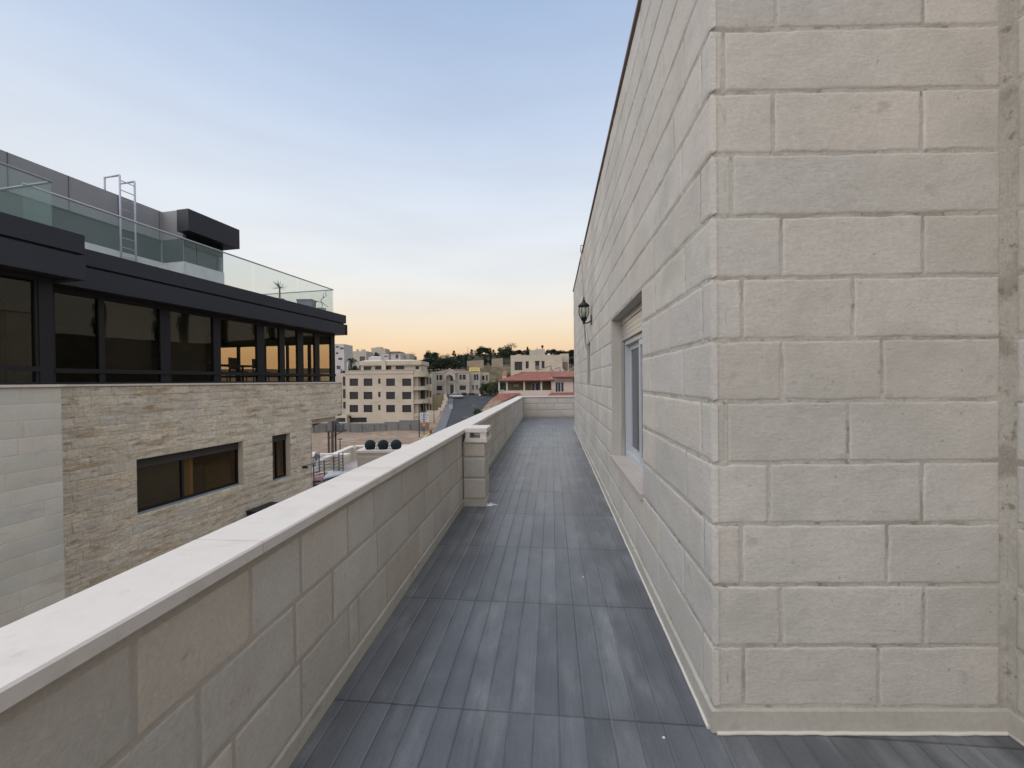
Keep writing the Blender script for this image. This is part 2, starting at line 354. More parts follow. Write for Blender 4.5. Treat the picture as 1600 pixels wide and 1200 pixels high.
# ------------------------------------------------------------------ terrain
def lerp(tab, x):
    if x <= tab[0][0]: return tab[0][1]
    for (a, p), (b, q) in zip(tab[:-1], tab[1:]):
        if x <= b: return p + (q-p)*(x-a)/(b-a)
    return tab[-1][1]
def sm(x, a, b):
    t = max(0, min(1, (x-a)/(b-a))); return t*t*(3-2*t)
ROADZ = [(0, -8.6), (79, -8.35), (92, -5.5), (106, -2.2), (125, -1.0)]
LEFTZ = [(0, -8.6), (101, -8.35), (105, -2.3), (125, -1.0)]
RIGHTZ = [(0, -8.6), (55, -8.3), (74, -4.5), (105, -2.0), (125, -1.0)]
def ground(X, Y, rough=True):
    if Y <= 125:
        l, r, g = lerp(LEFTZ, Y), lerp(ROADZ, Y), lerp(RIGHTZ, Y)
        z = l + (r-l)*sm(X, -18.6, -16.2); z = z + (g-z)*sm(X, -5.8, -2.5)
    else:
        f = .60 + .40*sm(X, -64, -28)
        z = -1 + (lerp([(125, 0), (150, 5.6), (200, 13), (235, 17.6), (300, 18.5), (9000, 18.5)], Y))*f
    z += 17.5*sm(X, 26, 62)*(1 - sm(Y, 95, 125)) if X > 26 else 0
    if rough and not (X > -19 and X < -2 and 15 < Y < 112):
        z += .28*noise.noise(Vector((X*.16, Y*.16, 0))) + (.12*noise.noise(Vector((X*.7, Y*.7, 3))))
        if Y > 128: z += 1.3*noise.noise(Vector((X*.03, Y*.03, 8)))
    return z
def terrain():
    mb = MB()
    def fl(a, b, st): return [a + st*i for i in range(int((b-a)/st)+1)]
    XS = [-4000, -1500, -600, -300] + fl(-160, -62, 3.5) + fl(-60, 0, 1.25) + fl(2.5, 120, 3.5) + [200, 400, 1000, 4000]
    YS = [-2000, -500, -120, -30, 0, 15] + fl(25, 112, 1.5) + fl(114.5, 270, 3) + [300, 400, 800, 2000, 5000]
    for y in YS:
        for x in XS: mb.v.append(Vector((x, y, ground(x, y))))
    w = len(XS)
    for j in range(len(YS)-1):
        for i in range(w-1): a = j*w+i; mb.face([a, a+1, a+w+1, a+w], 0, (1,1,1), True)
    m = bpy.data.materials.new('bare_earth_and_dry_scrub'); m.use_nodes = True; t = m.node_tree; b = t.nodes['Principled BSDF']
    geo = t.nodes.new('ShaderNodeNewGeometry'); co = geo.outputs['Position']
    sx = t.nodes.new('ShaderNodeSeparateXYZ'); t.links.new(co, sx.inputs[0])
    n1 = nz(t, co, .12, 6); n2 = nz(t, co, .6, 5); n3 = nz(t, co, 3, 4)
    sand = mixc(t, sstep(t, n2, .35, .65), (.36, .265, .195), (.27, .20, .15)); sand = mixc(t, mathn(t, 'MULTIPLY', sstep(t, n1, .52, .62), .6), sand, (.42, .34, .25))
    sand = mixc(t, mathn(t, 'MULTIPLY', sstep(t, nz(t, co, .8, 4, .6, (.35, 1.6, 1)), .58, .66), .45), sand, (.17, .13, .10))
    field = mixc(t, sstep(t, n2, .4, .6), (.17, .125, .075), (.085, .075, .045)); field = mixc(t, sstep(t, n1, .5, .66), field, (.22, .17, .10))
    far = mixc(t, sstep(t, n2, .4, .62), (.075, .062, .050), (.035, .038, .028))
    c = mixc(t, sstep(t, sx.outputs[1], 112, 124), sand, field); c = mixc(t, sstep(t, sx.outputs[1], 172, 190), c, far); c = mixc(t, sstep(t, sx.outputs[0], 24, 34), c, far)
    c = mixc(t, mathn(t, 'MULTIPLY', sstep(t, n3, .55, .7), .3), c, (.12, .09, .06))
    t.links.new(c, b.inputs['Base Color']); b.inputs['Roughness'].default_value = .95; b.inputs['Specular IOR Level'].default_value = .1
    bp = t.nodes.new('ShaderNodeBump'); bp.inputs['Strength'].default_value = .8; bp.inputs['Distance'].default_value = .5; t.links.new(n3, bp.inputs['Height']); t.links.new(bp.outputs[0], b.inputs['Normal'])
    tag(mb.build('ground', m), kind='structure')
terrain()
ROADL = [(10, -10.5), (60, -12.6), (82, -13.6), (95, -14.3), (102, -15.2), (105, -19), (107.5, -24)]
ROADR = [(10, -3.5), (60, -6.0), (86, -8.2), (95, -6.8), (104, -4.6), (107.5, -2.0)]
mb = MB(); prev = None
for i in range(131):
    Y = 10 + 97.5*i/130; a, b = lerp(ROADL, Y), lerp(ROADR, Y); row = []
    for k in range(9):
        X = a + (b-a)*k/8; row.append(len(mb.v)); mb.v.append(Vector((X, Y, max(ground(X, Y, False), lerp(ROADZ, Y)) + .07)))
    if prev:
        for k in range(8): mb.face([prev[k], prev[k+1], row[k+1], row[k]], 0, (1,1,1), True)
    prev = row
tag(mb.build('road', ASPH), kind='structure')
mb = MB(); prev = None
for i in range(80):
    Y = 58 + 44*i/79; b = lerp(ROADL, Y) + .02; a = b - 1.9 + .5*sm(Y, 90, 100); z = lerp(ROADZ, Y)
    row = [len(mb.v)+k for k in range(4)]
    mb.v += [Vector((a, Y, z-.5)), Vector((a, Y, z+.20)), Vector((b, Y, z+.20)), Vector((b, Y, z-.1))]
    if prev:
        for k in range(3): mb.face([prev[k], prev[k+1], row[k+1], row[k]])
    prev = row
tag(mb.build('pavement', PAVE), kind='structure')
# ------------------------------------------------------------------ terrace: lines taken from the photo's ground contacts
A = atz(1116, 1140); Efar = atz(898, 668); UW = (Efar - A).normalized()
P0 = atz(445, 1200); P1 = atz(817, 652); UP = (P1 - P0).normalized()
B = atz(1574, 1141)
ZT = 4.26
TH = math.atan2(61, F); TU = Vector((math.sin(TH), math.cos(TH), 0)); TV = Vector((TU.y, -TU.x, 0))
# floor
mb = MB(); v0 = -1.35
fl = frame((0,0,0), TU)
mb.fbox(fl, -4.0, 16.6, -1.3, 8.0, -.30, 0.0)
fo = bpy.data.materials.new('grey_plank_floor_tile'); fo.use_nodes = True; t = fo.node_tree; b = t.nodes['Principled BSDF']
co_ = t.nodes.new('ShaderNodeTexCoord').outputs['Object']; sx = t.nodes.new('ShaderNodeSeparateXYZ'); t.links.new(co_, sx.inputs[0])
v = sx.outputs[0]; u = sx.outputs[1]
PW = .445/4
pv = mathn(t, 'DIVIDE', mathn(t, 'ADD', v, 20*.445 - .25 + .002), PW)         # plank coordinate
warp = mathn(t, 'MULTIPLY', mathn(t, 'SUBTRACT', nz(t, co_, 1.3, 2), .5), .10)
pvw = mathn(t, 'ADD', pv, warp)
pi_ = mathn(t, 'FLOOR', pvw); pf = mathn(t, 'FRACT', pvw)
tu = mathn(t, 'DIVIDE', mathn(t, 'ADD', u, 20*.885 - .885 - .885*.0), .885); ti = mathn(t, 'FLOOR', tu); tf = mathn(t, 'FRACT', tu)
tv = mathn(t, 'DIVIDE', mathn(t, 'ADD', v, 20*.445 - .25), .445); tvf = mathn(t, 'FRACT', tv)
cb = t.nodes.new('ShaderNodeCombineXYZ'); t.links.new(pi_, cb.inputs[0]); t.links.new(ti, cb.inputs[1])
wn = t.nodes.new('ShaderNodeTexWhiteNoise'); t.links.new(cb.outputs[0], wn.inputs[0])
st = nz(t, co_, 6, 5, .6, (3.0, .35, 1)); cl = nz(t, co_, 2.2, 5, .6); fine = nz(t, co_, 90, 3)
dust = mathn(t, 'MULTIPLY', sstep(t, nz(t, co_, 2.6, 5, .62, (1.6, .55, 1)), .46, .70), .75)
k = mathn(t, 'MULTIPLY_ADD', wn.outputs[0], .26, .86)
k = mathn(t, 'MULTIPLY', k, mathn(t, 'MULTIPLY_ADD', st, .36, .82)); k = mathn(t, 'MULTIPLY', k, mathn(t, 'MULTIPLY_ADD', cl, .9, .55)); k = mathn(t, 'MULTIPLY', k, mathn(t, 'MULTIPLY_ADD', fine, .4, .8))
k = mathn(t, 'MULTIPLY', k, mathn(t, 'MULTIPLY_ADD', nz(t, co_, 30, 4, .7, (3.2, .12, 1)), .5, .75))
ed = mathn(t, 'MINIMUM', pf, mathn(t, 'SUBTRACT', 1.0, pf)); pe = sstep(t, ed, 0.0, .075)
k = mathn(t, 'MULTIPLY', k, mathn(t, 'MULTIPLY_ADD', pe, .16, .84))
# each plank darkens smoothly toward one edge
k = mathn(t, 'MULTIPLY', k, mathn(t, 'MULTIPLY_ADD', sstep(t, pf, 0.0, .5), .12, .90))
tj = mathn(t, 'MINIMUM', tf, mathn(t, 'SUBTRACT', 1.0, tf)); jn = mathn(t, 'MULTIPLY', mathn(t, 'SUBTRACT', nz(t, co_, 25, 2), .5), .004)
j1 = sstep(t, mathn(t, 'ADD', tj, jn), .001, .009); k = mathn(t, 'MULTIPLY', k, mathn(t, 'MULTIPLY_ADD', j1, .48, .52))
sh = sstep(t, tf, .0, .10); k = mathn(t, 'MULTIPLY', k, mathn(t, 'MULTIPLY_ADD', sh, .08, .92))
tj2 = mathn(t, 'MINIMUM', tvf, mathn(t, 'SUBTRACT', 1.0, tvf)); j2 = sstep(t, tj2, .002, .008)
col = mixc(t, dust, (.118, .126, .138), (.215, .224, .232))
gray = t.nodes.new('ShaderNodeCombineColor'); [t.links.new(k, gray.inputs[i]) for i in range(3)]
col = mixc(t, 1.0, col, gray.outputs[0], 'MULTIPLY')
cb2 = t.nodes.new('ShaderNodeCombineColor'); k2 = mathn(t, 'MULTIPLY_ADD', j2, .42, .58); [t.links.new(k2, cb2.inputs[i]) for i in range(3)]; col = mixc(t, 1.0, col, cb2.outputs[0], 'MULTIPLY')
gm = mathn(t, 'MULTIPLY', mathn(t, 'SUBTRACT', 1.0, j2), sstep(t, nz(t, co_, 3, 2), .35, .6))
col = mixc(t, mathn(t, 'MULTIPLY', gm, .75), col, (.20, .20, .195))
t.links.new(col, b.inputs['Base Color'])
t.links.new(mathn(t, 'MULTIPLY_ADD', dust, .18, .34), b.inputs['Roughness']); b.inputs['Specular IOR Level'].default_value = .62
hh = mathn(t, 'ADD', mathn(t, 'MULTIPLY', mathn(t, 'MULTIPLY', pe, j1), 1.0), mathn(t, 'MULTIPLY', st, .6)); hh = mathn(t, 'ADD', hh, mathn(t, 'MULTIPLY', fine, .25))
bp = t.nodes.new('ShaderNodeBump'); bp.inputs['Strength'].default_value = .5; bp.inputs['Distance'].default_value = .004; t.links.new(hh, bp.inputs['Height']); t.links.new(bp.outputs[0], b.inputs['Normal'])
floor = mb.build('terrace_floor', fo, loc=(0,0,0))
# turn the floor's own axes to the terrace axis so that the tile pattern follows it
rotm = Matrix.Rotation(-TH, 4, 'Z'); floor.data.transform(rotm.inverted()); floor.matrix_world = rotm
tag(floor, kind='structure')
# storey below the terrace
mb = MB(); ofr = frame(P0, UP, (1, 0))
mb.fbox(ofr, -6.0, (P1-P0).length + .35, -.20, 8.5, -8.8, -.305)
lb = tag(mb.build('lower_storey', CREAML), 'plain cream storey carrying the terrace, below the tiled walkway', 'building')
# ---- parapet
PL = (P1 - P0).length
pf_ = frame(P0, UP, (1, 0))                       # s along, n toward the walkway
ph = lambda s: .945 - (.10)*max(0, s)/PL           # coping top height, falling slightly
par = thing('terrace_parapet', pf_(2, 0, -.1), 'long low limestone parapet with a smooth cream coping along the left of the walkway', 'parapet wall')
mb = MB(); s0 = -4.5; s1 = PL
zt = lambda s: ph(s) - .045
N_ = 20
for i in range(N_):
    a = s0 + (s1-s0)*i/N_; c = s0 + (s1-s0)*(i+1)/N_
    mb.hexa([pf_(a,0,-.20), pf_(c,0,-.20), pf_(c,0,0), pf_(a,0,0), pf_(a,zt(a),-.20), pf_(c,zt(c),-.20), pf_(c,zt(c),0), pf_(a,zt(a),0)], 0)
rowsP = [(.085, .345), (.345, .605), (.605, .865)]
ju = lambda px, py: onframe(pf_, px, py)[0]
jointsP = {2: [ju(209,1001)-.42, ju(209,1001), ju(391,885), ju(469,842), ju(543,808)], 1: [ju(310,1099)-.4, ju(310,1099), ju(461,1000), ju(520,940), ju(590,890)], 0: [ju(365,1160), ju(470,1020), ju(545,985), ju(560,930)]}
for k in jointsP:
    js = sorted(jointsP[k]); r2 = random.Random(k+3)
    lo = js[0]
    while lo > s0 + .6: lo -= r2.uniform(.35, .6); js.insert(0, lo)
    hi = js[-1]
    while hi < s1 - .5: hi += r2.uniform(.30, .62); js.append(hi)
    jointsP[k] = js
PILS = onframe(pf_, 723, 790)[0]
def slope_rows(mb, fr, rows, a, b, joints, r):
    courses(mb, fr, a, b, rows, [], r, (.3, .6), .008, .003, lambda s: .022 if s < 2.2 else .05 + .012*s, .0022, .0030, joints=joints, tv=.09)
slope_rows(mb, pf_, rowsP, s0, s1, jointsP, random.Random(5))
mb.build('stone_facing', [PMORT, PARA], par, smooth=None)
mb = MB(); mb.fbox(pf_, s0, s1, -.002, .016, .002, .080)
o_ = mb.build('skirting', SKIRT, par)
# coping slabs: separate pieces with a thin joint
mb = MB(); cuts = [s0, -2.6, -1.0, onframe(pf_, 397, 868)[0]+.0]
js_ = onframe(pf_, 640, 720)[0]
cuts += [js_, PILS + .02]
x_ = PILS + .9
while x_ < PL - .4: cuts.append(x_); x_ += 1.55
cuts.append(PL + .0)
cuts = sorted(cuts)
def slab(mb, fr, a, b, n0, n1, zf, th, bev=.006, mi=0):
    # a slab with softened upper edges
    def ring(s_, dn, dz):
        z = zf(s_); return [(s_, z-th, n0), (s_, z-bev, n0), (s_, z, n0+bev), (s_, z, n1-bev), (s_, z-bev, n1), (s_, z-th, n1)]
    r0 = [mb_add(mb, fr(q[0], q[1], q[2])) for q in ring(a, 0, 0)]; r1 = [mb_add(mb, fr(q[0], q[1], q[2])) for q in ring(b, 0, 0)]
    for i in range(6): j = (i+1) % 6; mb.face([r0[i], r0[j], r1[j], r1[i]], mi)
    mb.face(list(reversed(r0)), mi); mb.face(r1, mi)
def mb_add(mb, p): mb.v.append(Vector(p)); return len(mb.v)-1
for a, c in zip(cuts[:-1], cuts[1:]): slab(mb, pf_, a+.0015, c-.0015, -.225, .035, ph, .042)
mb.build('coping', COPING, par)
# ---- pillar half way
PW0 = .0; PD = .27; PLn = .30
pil = thing('parapet_pillar', pf_(PILS+.15, 0, .13), 'square limestone pillar with a pierced cap standing against the parapet', 'pillar')
pfr = frame(pf_(PILS, 0, 0), (pf_.N.x, pf_.N.y), (-UP.x, -UP.y))       # front face of pillar, s toward walkway
mb = MB()
zc = ph(PILS) - .155
mb.fbox(pf_, PILS+.004, PILS+PLn, .012, PD, 0.0, zc)
courses(mb, pfr, .012, PD, [(.085, .335), (.335, .585), (.585, zc)], [], random.Random(3), (1, 2), .006, .008, lambda s: .02, .002, .002, ext=(0, 1), tv=.05, gapz=.014)
inner = frame(pf_(PILS, 0, PD), UP, (pf_.N.x, pf_.N.y))
courses(mb, inner, 0, PLn, [(.085, .335), (.335, .585), (.585, zc)], [], random.Random(4), (1, 2), .006, .008, lambda s: .02, .002, .002, ext=(1, 0), tv=.05, gapz=.014)
mb.build('shaft', [PMORT, PARA], pil)
mb = MB(); mb.fbox(pf_, PILS-.016, PILS+PLn+.01, .017, PD+.018, .001, .075); mb.build('skirting', SKIRT, pil)
mb = MB(); zf = lambda s: ph(PILS) + .012
slab(mb, pf_, PILS-.03, PILS+PLn+.03, .037, PD+.035, lambda s: zc+.048, .048)
for (a, c) in ((PILS-.02, PILS+.05), (PILS+PLn-.05, PILS+PLn+.02)):
    for (n0, n1) in ((.045, .095), (PD-.045, PD+.025)): mb.fbox(pf_, a, c, n0, n1, zc+.048, ph(PILS)-.036)
mb.build('pierced_cap', COPING, pil)
mb = MB(); slab(mb, pf_, PILS-.03, PILS+PLn+.03, .037, PD+.035, zf, .048); mb.build('cap_slab', COPING, pil)
# ---- far parapet closing the walkway
QL = atz(817, 652); ffr = frame(QL, (1, 0.02), (0, -1))
fp = thing('end_parapet', ffr(1, 0, -.1), 'short limestone parapet closing the far end of the walkway', 'parapet wall')
mb = MB(); zf = ph(PL)
mb.fbox(ffr, 0.0, 7.5, -.20, 0, 0, zf-.045)
courses(mb, ffr, 0.0, 7.5, [(.02, .28), (.28, .54), (.54, .80)], [], random.Random(8), (.5, .95), .02, .008, lambda s: .12, .002, .003, tv=.08)
mb.build('stone_facing', [PMORT, PARA], fp)
mb = MB()
for i in range(6): slab(mb, ffr, -.22+1.3*i+.002, -.22+1.3*(i+1)-.002, -.225, .035, lambda s: zf+.002, .042)
mb.build('coping', COPING, fp)
# ------------------------------------------------------------------ main building on the right
WLn = (Efar - A).length; wf = frame(A, UW, (-1, 0))      # long wall, s away from camera
rows = [(.10+.26*k, .36+.26*k) for k in range(16)]
w1 = onframe(wf, 1003, 458)[0]; w2 = onframe(wf, 955, 500)[0]; q1 = onframe(wf, 922.5, 560)[0]; q2 = onframe(wf, 917.5, 560)[0]
WIN1 = (w1, w2, .62, 2.18); WIN2 = (q1, q2, 1.40, 2.18)
house = thing('limestone_house', (A.x+1, A.y+1, 0), 'pale limestone house wall rising on the right with a recessed white window', 'house')
mb = MB(); panel(mb, wf, 0.04, WLn, 0.0, ZT, [WIN1, WIN2], .22, 0)
courses(mb, wf, 0.0, WLn, rows, [WIN1, WIN2], random.Random(21), (.30, .95), .008, .0045, lambda s: .022 if s < 1.2 else .04 + .012*s, .0026, .0032, ext=(1, 0), starts=[.12, .37, .10, .33], tv=.06, gapz=.011, th=.02, extra=.0045)
ff = frame(A, (B-A), (0, -1)); FL = (B-A).length
jf = lambda *xs: [onframe(ff, x, 600)[0] for x in xs]
jj = {15: jf(1300), 14: jf(1180, 1400), 13: jf(1240), 12: jf(1150, 1390), 11: jf(1215, 1442), 10: jf(1132), 9: jf(1210, 1440), 8: jf(1145), 7: jf(1222, 1442), 6: jf(1160, 1333), 5: jf(1222, 1378), 4: jf(1135, 1325), 3: jf(1200, 1440), 2: jf(1157, 1385), 1: jf(1219, 1443), 0: jf(1160, 1372)}
mb2 = mb
mb2.hexa([wf(.003,.001,-.003), wf(.06,.001,-.003), wf(.06,.001,-.06), wf(.003,.001,-.06), wf(.003,ZT,-.003), wf(.06,ZT,-.003), wf(.06,ZT,-.06), wf(.003,ZT,-.06)])
panel(mb2, ff, .035, FL+.2, 0.0, ZT, [], .2, 0, n=-.0005)
courses(mb2, ff, 0.0, FL-.03, rows, [], random.Random(33), (.3, .7), .009, .0035, lambda s: .013, .0026, .0046, ext=(1, 0), joints=jj, tv=.075, gapz=.010, th=.012, bev=.007)
nf = frame(B, (-.035, -1), (-1, 0))
panel(mb2, nf, -.10, 6.0, 0.0, ZT, [], .2, 0)
courses(mb2, nf, .022, 6.0, rows, [], random.Random(34), (.35, .7), .012, .0045, lambda s: .03, .0028, .004, tv=.055, gapz=.016)
# far end wall and back, roof
ef = frame(Efar, (UW.y, -UW.x), (UW.x, UW.y))
panel(mb2, ef, .0, 8.0, 0.0, ZT, [], .2, 0, n=0.0)
mb.build('wall', [MORTAR, STONE], house)
mb = MB(); mb.hexa([wf(.1, ZT-.3, -.21), wf(WLn-.1, ZT-.3, -.21), Vector((9, WLn, ZT-.3)), Vector((9, 1.9, ZT-.3)), wf(.1, ZT-.02, -.21), wf(WLn-.1, ZT-.02, -.21), Vector((9, WLn, ZT-.02)), Vector((9, 1.9, ZT-.02))])
mb.build('roof_slab', CONC, house)
mb = MB(); mb.fbox(wf, -.03, WLn+.03, -.30, .026, ZT+.002, ZT+.030); mb.fbox(nf, -.03, 6, -.30, .05, ZT+.002, ZT+.045)
mb.build('roof_edge', COPEB, house)
mb = MB()
mb.fbox(wf, -.016, WLn, -.001, .018, .002, .092); mb.fbox(ff, -.018, FL-.0, -.001, .020, .0025, .095); mb.fbox(nf, .02, 6.0, -.001, .019, .003, .094)
for i in range(90):   # mortar bead along the foot
    pass
mb.build('skirting', SKIRT, house)
mb = MB(); r_ = random.Random(2)
for fr_, ln, n in ((wf, WLn, 90), (ff, FL, 30), (nf, 3, 20)):
    pts = [fr_(.0 + ln*i/n, .004 + .003*r_.random(), .021 + .003*r_.random()) for i in range(n+1)]
    mb.tube(pts, .008, 6)
mb.build('mortar_bead', COPING, house)
# window with roller shutter
win = MB()
D_ = .22
def wbox(m, s0, s1, n0, n1, z0, z1, mi=0): m.fbox(wf, s0, s1, n0, n1, z0, z1, mi)
wp = thing_part = bpy.data.objects.new('window', None); C.objects.link(wp); wp.parent = house; wp.location = wf((w1+w2)/2, .62, -.15) - wloc(house)
m_ = MB(); wbox(m_, w1-.01, w2+.01, .0, .026, .59, .632); wbox(m_, w1+.002, w2-.002, -.21, .0, .6, .6318); m_.build('sill', mat('rosy_sill_stone', (.49, .435, .39), .7, var=(2, .12)), wp)
for q_ in ((w2-.006, w2+.002, .6325, 2.18), (w1-.002, w1+.006, .6325, 2.18), (w1+.006, w2-.006, 2.174, 2.182), (q2-.006, q2+.002, 1.40, 2.18)): m_ = MB(); wbox(m_, q_[0], q_[1], -.218, -.001, q_[2], q_[3]); m_.build('reveal_lining', mat('pale_reveal_slab', (.50, .475, .43), .8, var=(2, .1), fine=(40, .08), bump=(60, .4, .003)), wp)
m_ = MB()
z0, z1 = .632, 2.172
wbox(m_, w1+.007, w1+.07, -.23, -.14, z0+.001, z1-.24); wbox(m_, w2-.07, w2-.007, -.23, -.14, z0+.001, z1-.24); wbox(m_, w1+.07, w2-.07, -.23, -.14, z0+.001, z0+.06); wbox(m_, w1+.07, w2-.07, -.23, -.14, z1-.29, z1-.24)
m_.build('frame', PVC, wp)
mid = (w1+w2)/2
def sash(a, b, n, nm):
    f = MB(); wbox(f, a, a+.06, n-.035, n, z0+.062, z1-.292); wbox(f, b-.06, b, n-.035, n, z0+.062, z1-.292); wbox(f, a+.06, b-.06, n-.035, n, z0+.062, z0+.12); wbox(f, a+.06, b-.06, n-.035, n, z1-.35, z1-.292)
    f.build('sash', PVC, wp)
    g = MB(); wbox(g, a+.06, b-.06, n-.022, n-.014, z0+.12, z1-.35); g.build('pane', WGLASS, wp)
sash(w1+.072, mid+.04, -.148, 0); sash(mid-.02, w2-.072, -.19, 1)
for q_ in (w2-.052, w1+.007): m_ = MB(); wbox(m_, q_, q_+.042, -.135, -.105, z0+.001, z1-.2); m_.build('shutter_guide', ALU, wp)
m_ = MB()
for i in range(4): wbox(m_, w1+.046, w2-.046, -.128, -.112, z1-.24+.045*i, z1-.24+.045*i+.042)
wbox(m_, w1+.005, w2-.005, -.215, -.10, z1-.06, z1-.003); m_.build('roller_shutter', ALU, wp)
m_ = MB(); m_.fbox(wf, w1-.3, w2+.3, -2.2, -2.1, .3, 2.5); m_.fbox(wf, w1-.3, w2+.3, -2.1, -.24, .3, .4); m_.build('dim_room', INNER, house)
# small deep window
m_ = MB(); wbox(m_, q1+.001, q2-.001, -.20, -.15, 1.401, 2.179); wo = m_.build('window', [PVC], house)
m_ = MB(); wbox(m_, q1+.05, q2-.05, -.148, -.14, 1.45, 2.13); m_.build('pane', WIN, wo)
# lantern
lpx = at(914, 487, 7.1); wl = onframe(wf, 925, 500)
lan = thing('wall_lantern', wf(wl[0], wl[1], 0), 'dark iron carriage lantern on a bracket high on the limestone wall', 'wall lamp')
ls = wl[0]; lz = wl[1]; no = .135
cc = wf(ls, 0, no)
def P3(z): return Vector((cc.x, cc.y, z))
m_ = MB(); m_.lathe(P3(lz), [(.012, -.06), (.03, -.055), (.018, -.03), (.045, -.0), (.055, .03), (.062, .045), (.055, .05)], 18); m_.tube([wf(ls, lz-.01, .012), wf(ls, lz-.045, .06), wf(ls, lz-.05, no-.03), P3(lz-.04)], .011, 8)
m_.fbox(wf, ls-.035, ls+.035, .011, .024, lz-.075, lz+.085); m_.build('bracket', LANT, lan)
m_ = MB(); m_.lathe(P3(lz), [(.052, .05), (.078, .09), (.088, .14), (.084, .19), (.070, .235)], 24, lobes=8, la=.03); m_.build('glass_globe', LGLASS, lan)
m_ = MB()
for k in range(8):
    th = 2*math.pi*k/8 + .2
    m_.tube([P3(lz) + Vector((r*math.cos(th), r*math.sin(th), z)) for r, z in ((.056, .045), (.083, .09), (.093, .14), (.089, .19), (.072, .24))], .0055, 5)
m_.build('cage', LANT, lan)
m_ = MB(); m_.lathe(P3(lz), [(.095, .232), (.098, .243), (.085, .262), (.060, .285), (.034, .305), (.028, .315), (.030, .33), (.014, .345), (.016, .365), (.004, .40)], 24, lobes=8, la=.03); m_.build('cap', LANT, lan)
m_ = MB(); m_.lathe(P3(lz), [(.012, .05), (.02, .08), (.028, .12), (.018, .15), (.002, .16)], 12); m_.build('bulb', WHITEP, lan)
cab = MB(); sT = onframe(wf, 912, 384)[0]; r_ = random.Random(1)
zl = lz+.36
pts = [wf(sT, ZT+.06, .0), wf(sT, ZT+.07, .06)] + [wf(sT + (ls-sT)*i/14, ZT + (zl-ZT)*i/14, .06 + (no-.06)*i/14 + .008*math.sin(i*2.1)) for i in range(15)]
cab.tube(pts, .011, 7)
pts2 = [P3(lz-.05), wf(ls+.05, lz-.2, no-.02), wf(ls+.12, lz-.36, no-.03), wf(ls+.06, lz-.50, no-.05), wf(ls-.05, lz-.56, no-.08)]; cab.tube(pts2, .012, 7)
pts3 = [P3(lz-.05) + Vector((.02, 0, 0)), wf(ls-.1, lz-.3, no-.06), wf(ls-.06, lz-.5, no-.08), wf(ls+.10, lz-.75, .05), wf(ls+.35, lz-.98, .03), wf(ls+.6, lz-1.1, .03)]; cab.tube(pts3, .004, 5)
tag(cab.build('hanging_cable', CABLE, loc=wf(ls, lz, .05)), 'beige sleeved cable hanging down the wall behind the lantern, ends loose below', 'cable')
# bits on the floor
m_ = MB(); c0 = atz(764, 789); r_ = random.Random(5)
for (dx, dy, rr) in ((0, 0, .045), (.05, .01, .022), (.02, .07, .016), (.085, .0, .012)):
    n0 = len(m_.v); kk = 12
    for zz, q in ((.001, 1.0), (.006, .8)):
        for i in range(kk):
            th = 2*math.pi*i/kk; r2 = rr*q*(.7 + .6*r_.random()); m_.v.append(c0 + Vector((dx + r2*math.cos(th)*1.3, dy + r2*math.sin(th), zz)))
    for i in range(kk): j = (i+1) % kk; m_.face([n0+i, n0+j, n0+kk+j, n0+kk+i])
    m_.face([n0+kk+i for i in range(kk)])
tag(m_.build('plaster_spill', CHIP, loc=c0), 'white splash of dried plaster on the floor at the foot of the pillar', 'plaster spill')
for (px, py, lb_) in ((911, 902, 'tiny white chip on the grey floor in the middle of the walkway'), (1037, 1153, 'tiny white chip on the grey floor near the corner of the house')):
    c0 = atz(px, py); m_ = MB(); m_.hexa([c0 + Vector(q) for q in ((-.006,-.003,.001),(.005,-.004,.001),(.006,.003,.001),(-.005,.004,.001),(-.004,-.002,.005),(.003,-.002,.004),(.004,.002,.005),(-.003,.002,.005))])
    tag(m_.build('stone_chip', CHIP, loc=c0), lb_, 'chip')
# ------------------------------------------------------------------ neighbouring building on the left
nb = frame((-11.9, 0, 0), (.21, 1), (1, 0))
def NS(px, o=0.0, py=600): return onframe(nb, px, py, o)[0]
def NZ(px, py, o=0.0): return onframe(nb, px, py, o)[1]
ZS = 1.46; ZB = -8.9; ZG = 3.60; ZF0 = 3.68; ZF1 = 4.58
sCor = NS(485); sEnd = NS(533); sW = NS(524, -.10)
nbld = thing('modern_stone_building', nb(12, -8, -3), 'modern building with split stone walls, a dark ribbon of windows and a charcoal roof band', 'building')
CO = .24
h1 = (NS(211), NS(378), ZS-8*CO, ZS-8*CO); bw = (NS(211), NS(378), ZS-14*CO, ZS-8*CO); sw = (NS(424), NS(452), ZS-15*CO, ZS-8*CO)
O_L = .98; sL = NS(95, O_L)             # smooth block projecting on the left, its far corner
mb = MB()
panel(mb, nb, 2.0, sCor, ZB, -.06, [bw, sw], .3, 0); panel(mb, nb, 2.0, sEnd, -.06, ZS, [(bw[0], bw[1], -.1, bw[3]), (sw[0], sw[1], -.1, sw[3])] if bw[3] > -.06 else [], .3, 0)
endf = frame(nb(sEnd, 0, 0), (-nb.N.x, -nb.N.y), (nb.U.x, nb.U.y)); endc = frame(nb(sCor, 0, 0), (-nb.N.x, -nb.N.y), (nb.U.x, nb.U.y))
rowsN = [(ZS-CO*(k+1), ZS-CO*k) for k in range(6)] + [(-.06+.0, ZS-CO*6)]
rowsTop = [(ZS-CO*(k+1), ZS-CO*k) for k in range(6)]
rowsBot = [(ZS-CO*(k+1), ZS-CO*k) for k in range(6, 26)]
cf = lambda s: .03 + .004*s
courses(mb, nb, sL-.8, sEnd, rowsTop, [], random.Random(51), (.26, .55), .003, .012, cf, .014, .006, ext=(0, 1), tv=.09, gapz=.003, bev=.008, afreq=6, th=.03)
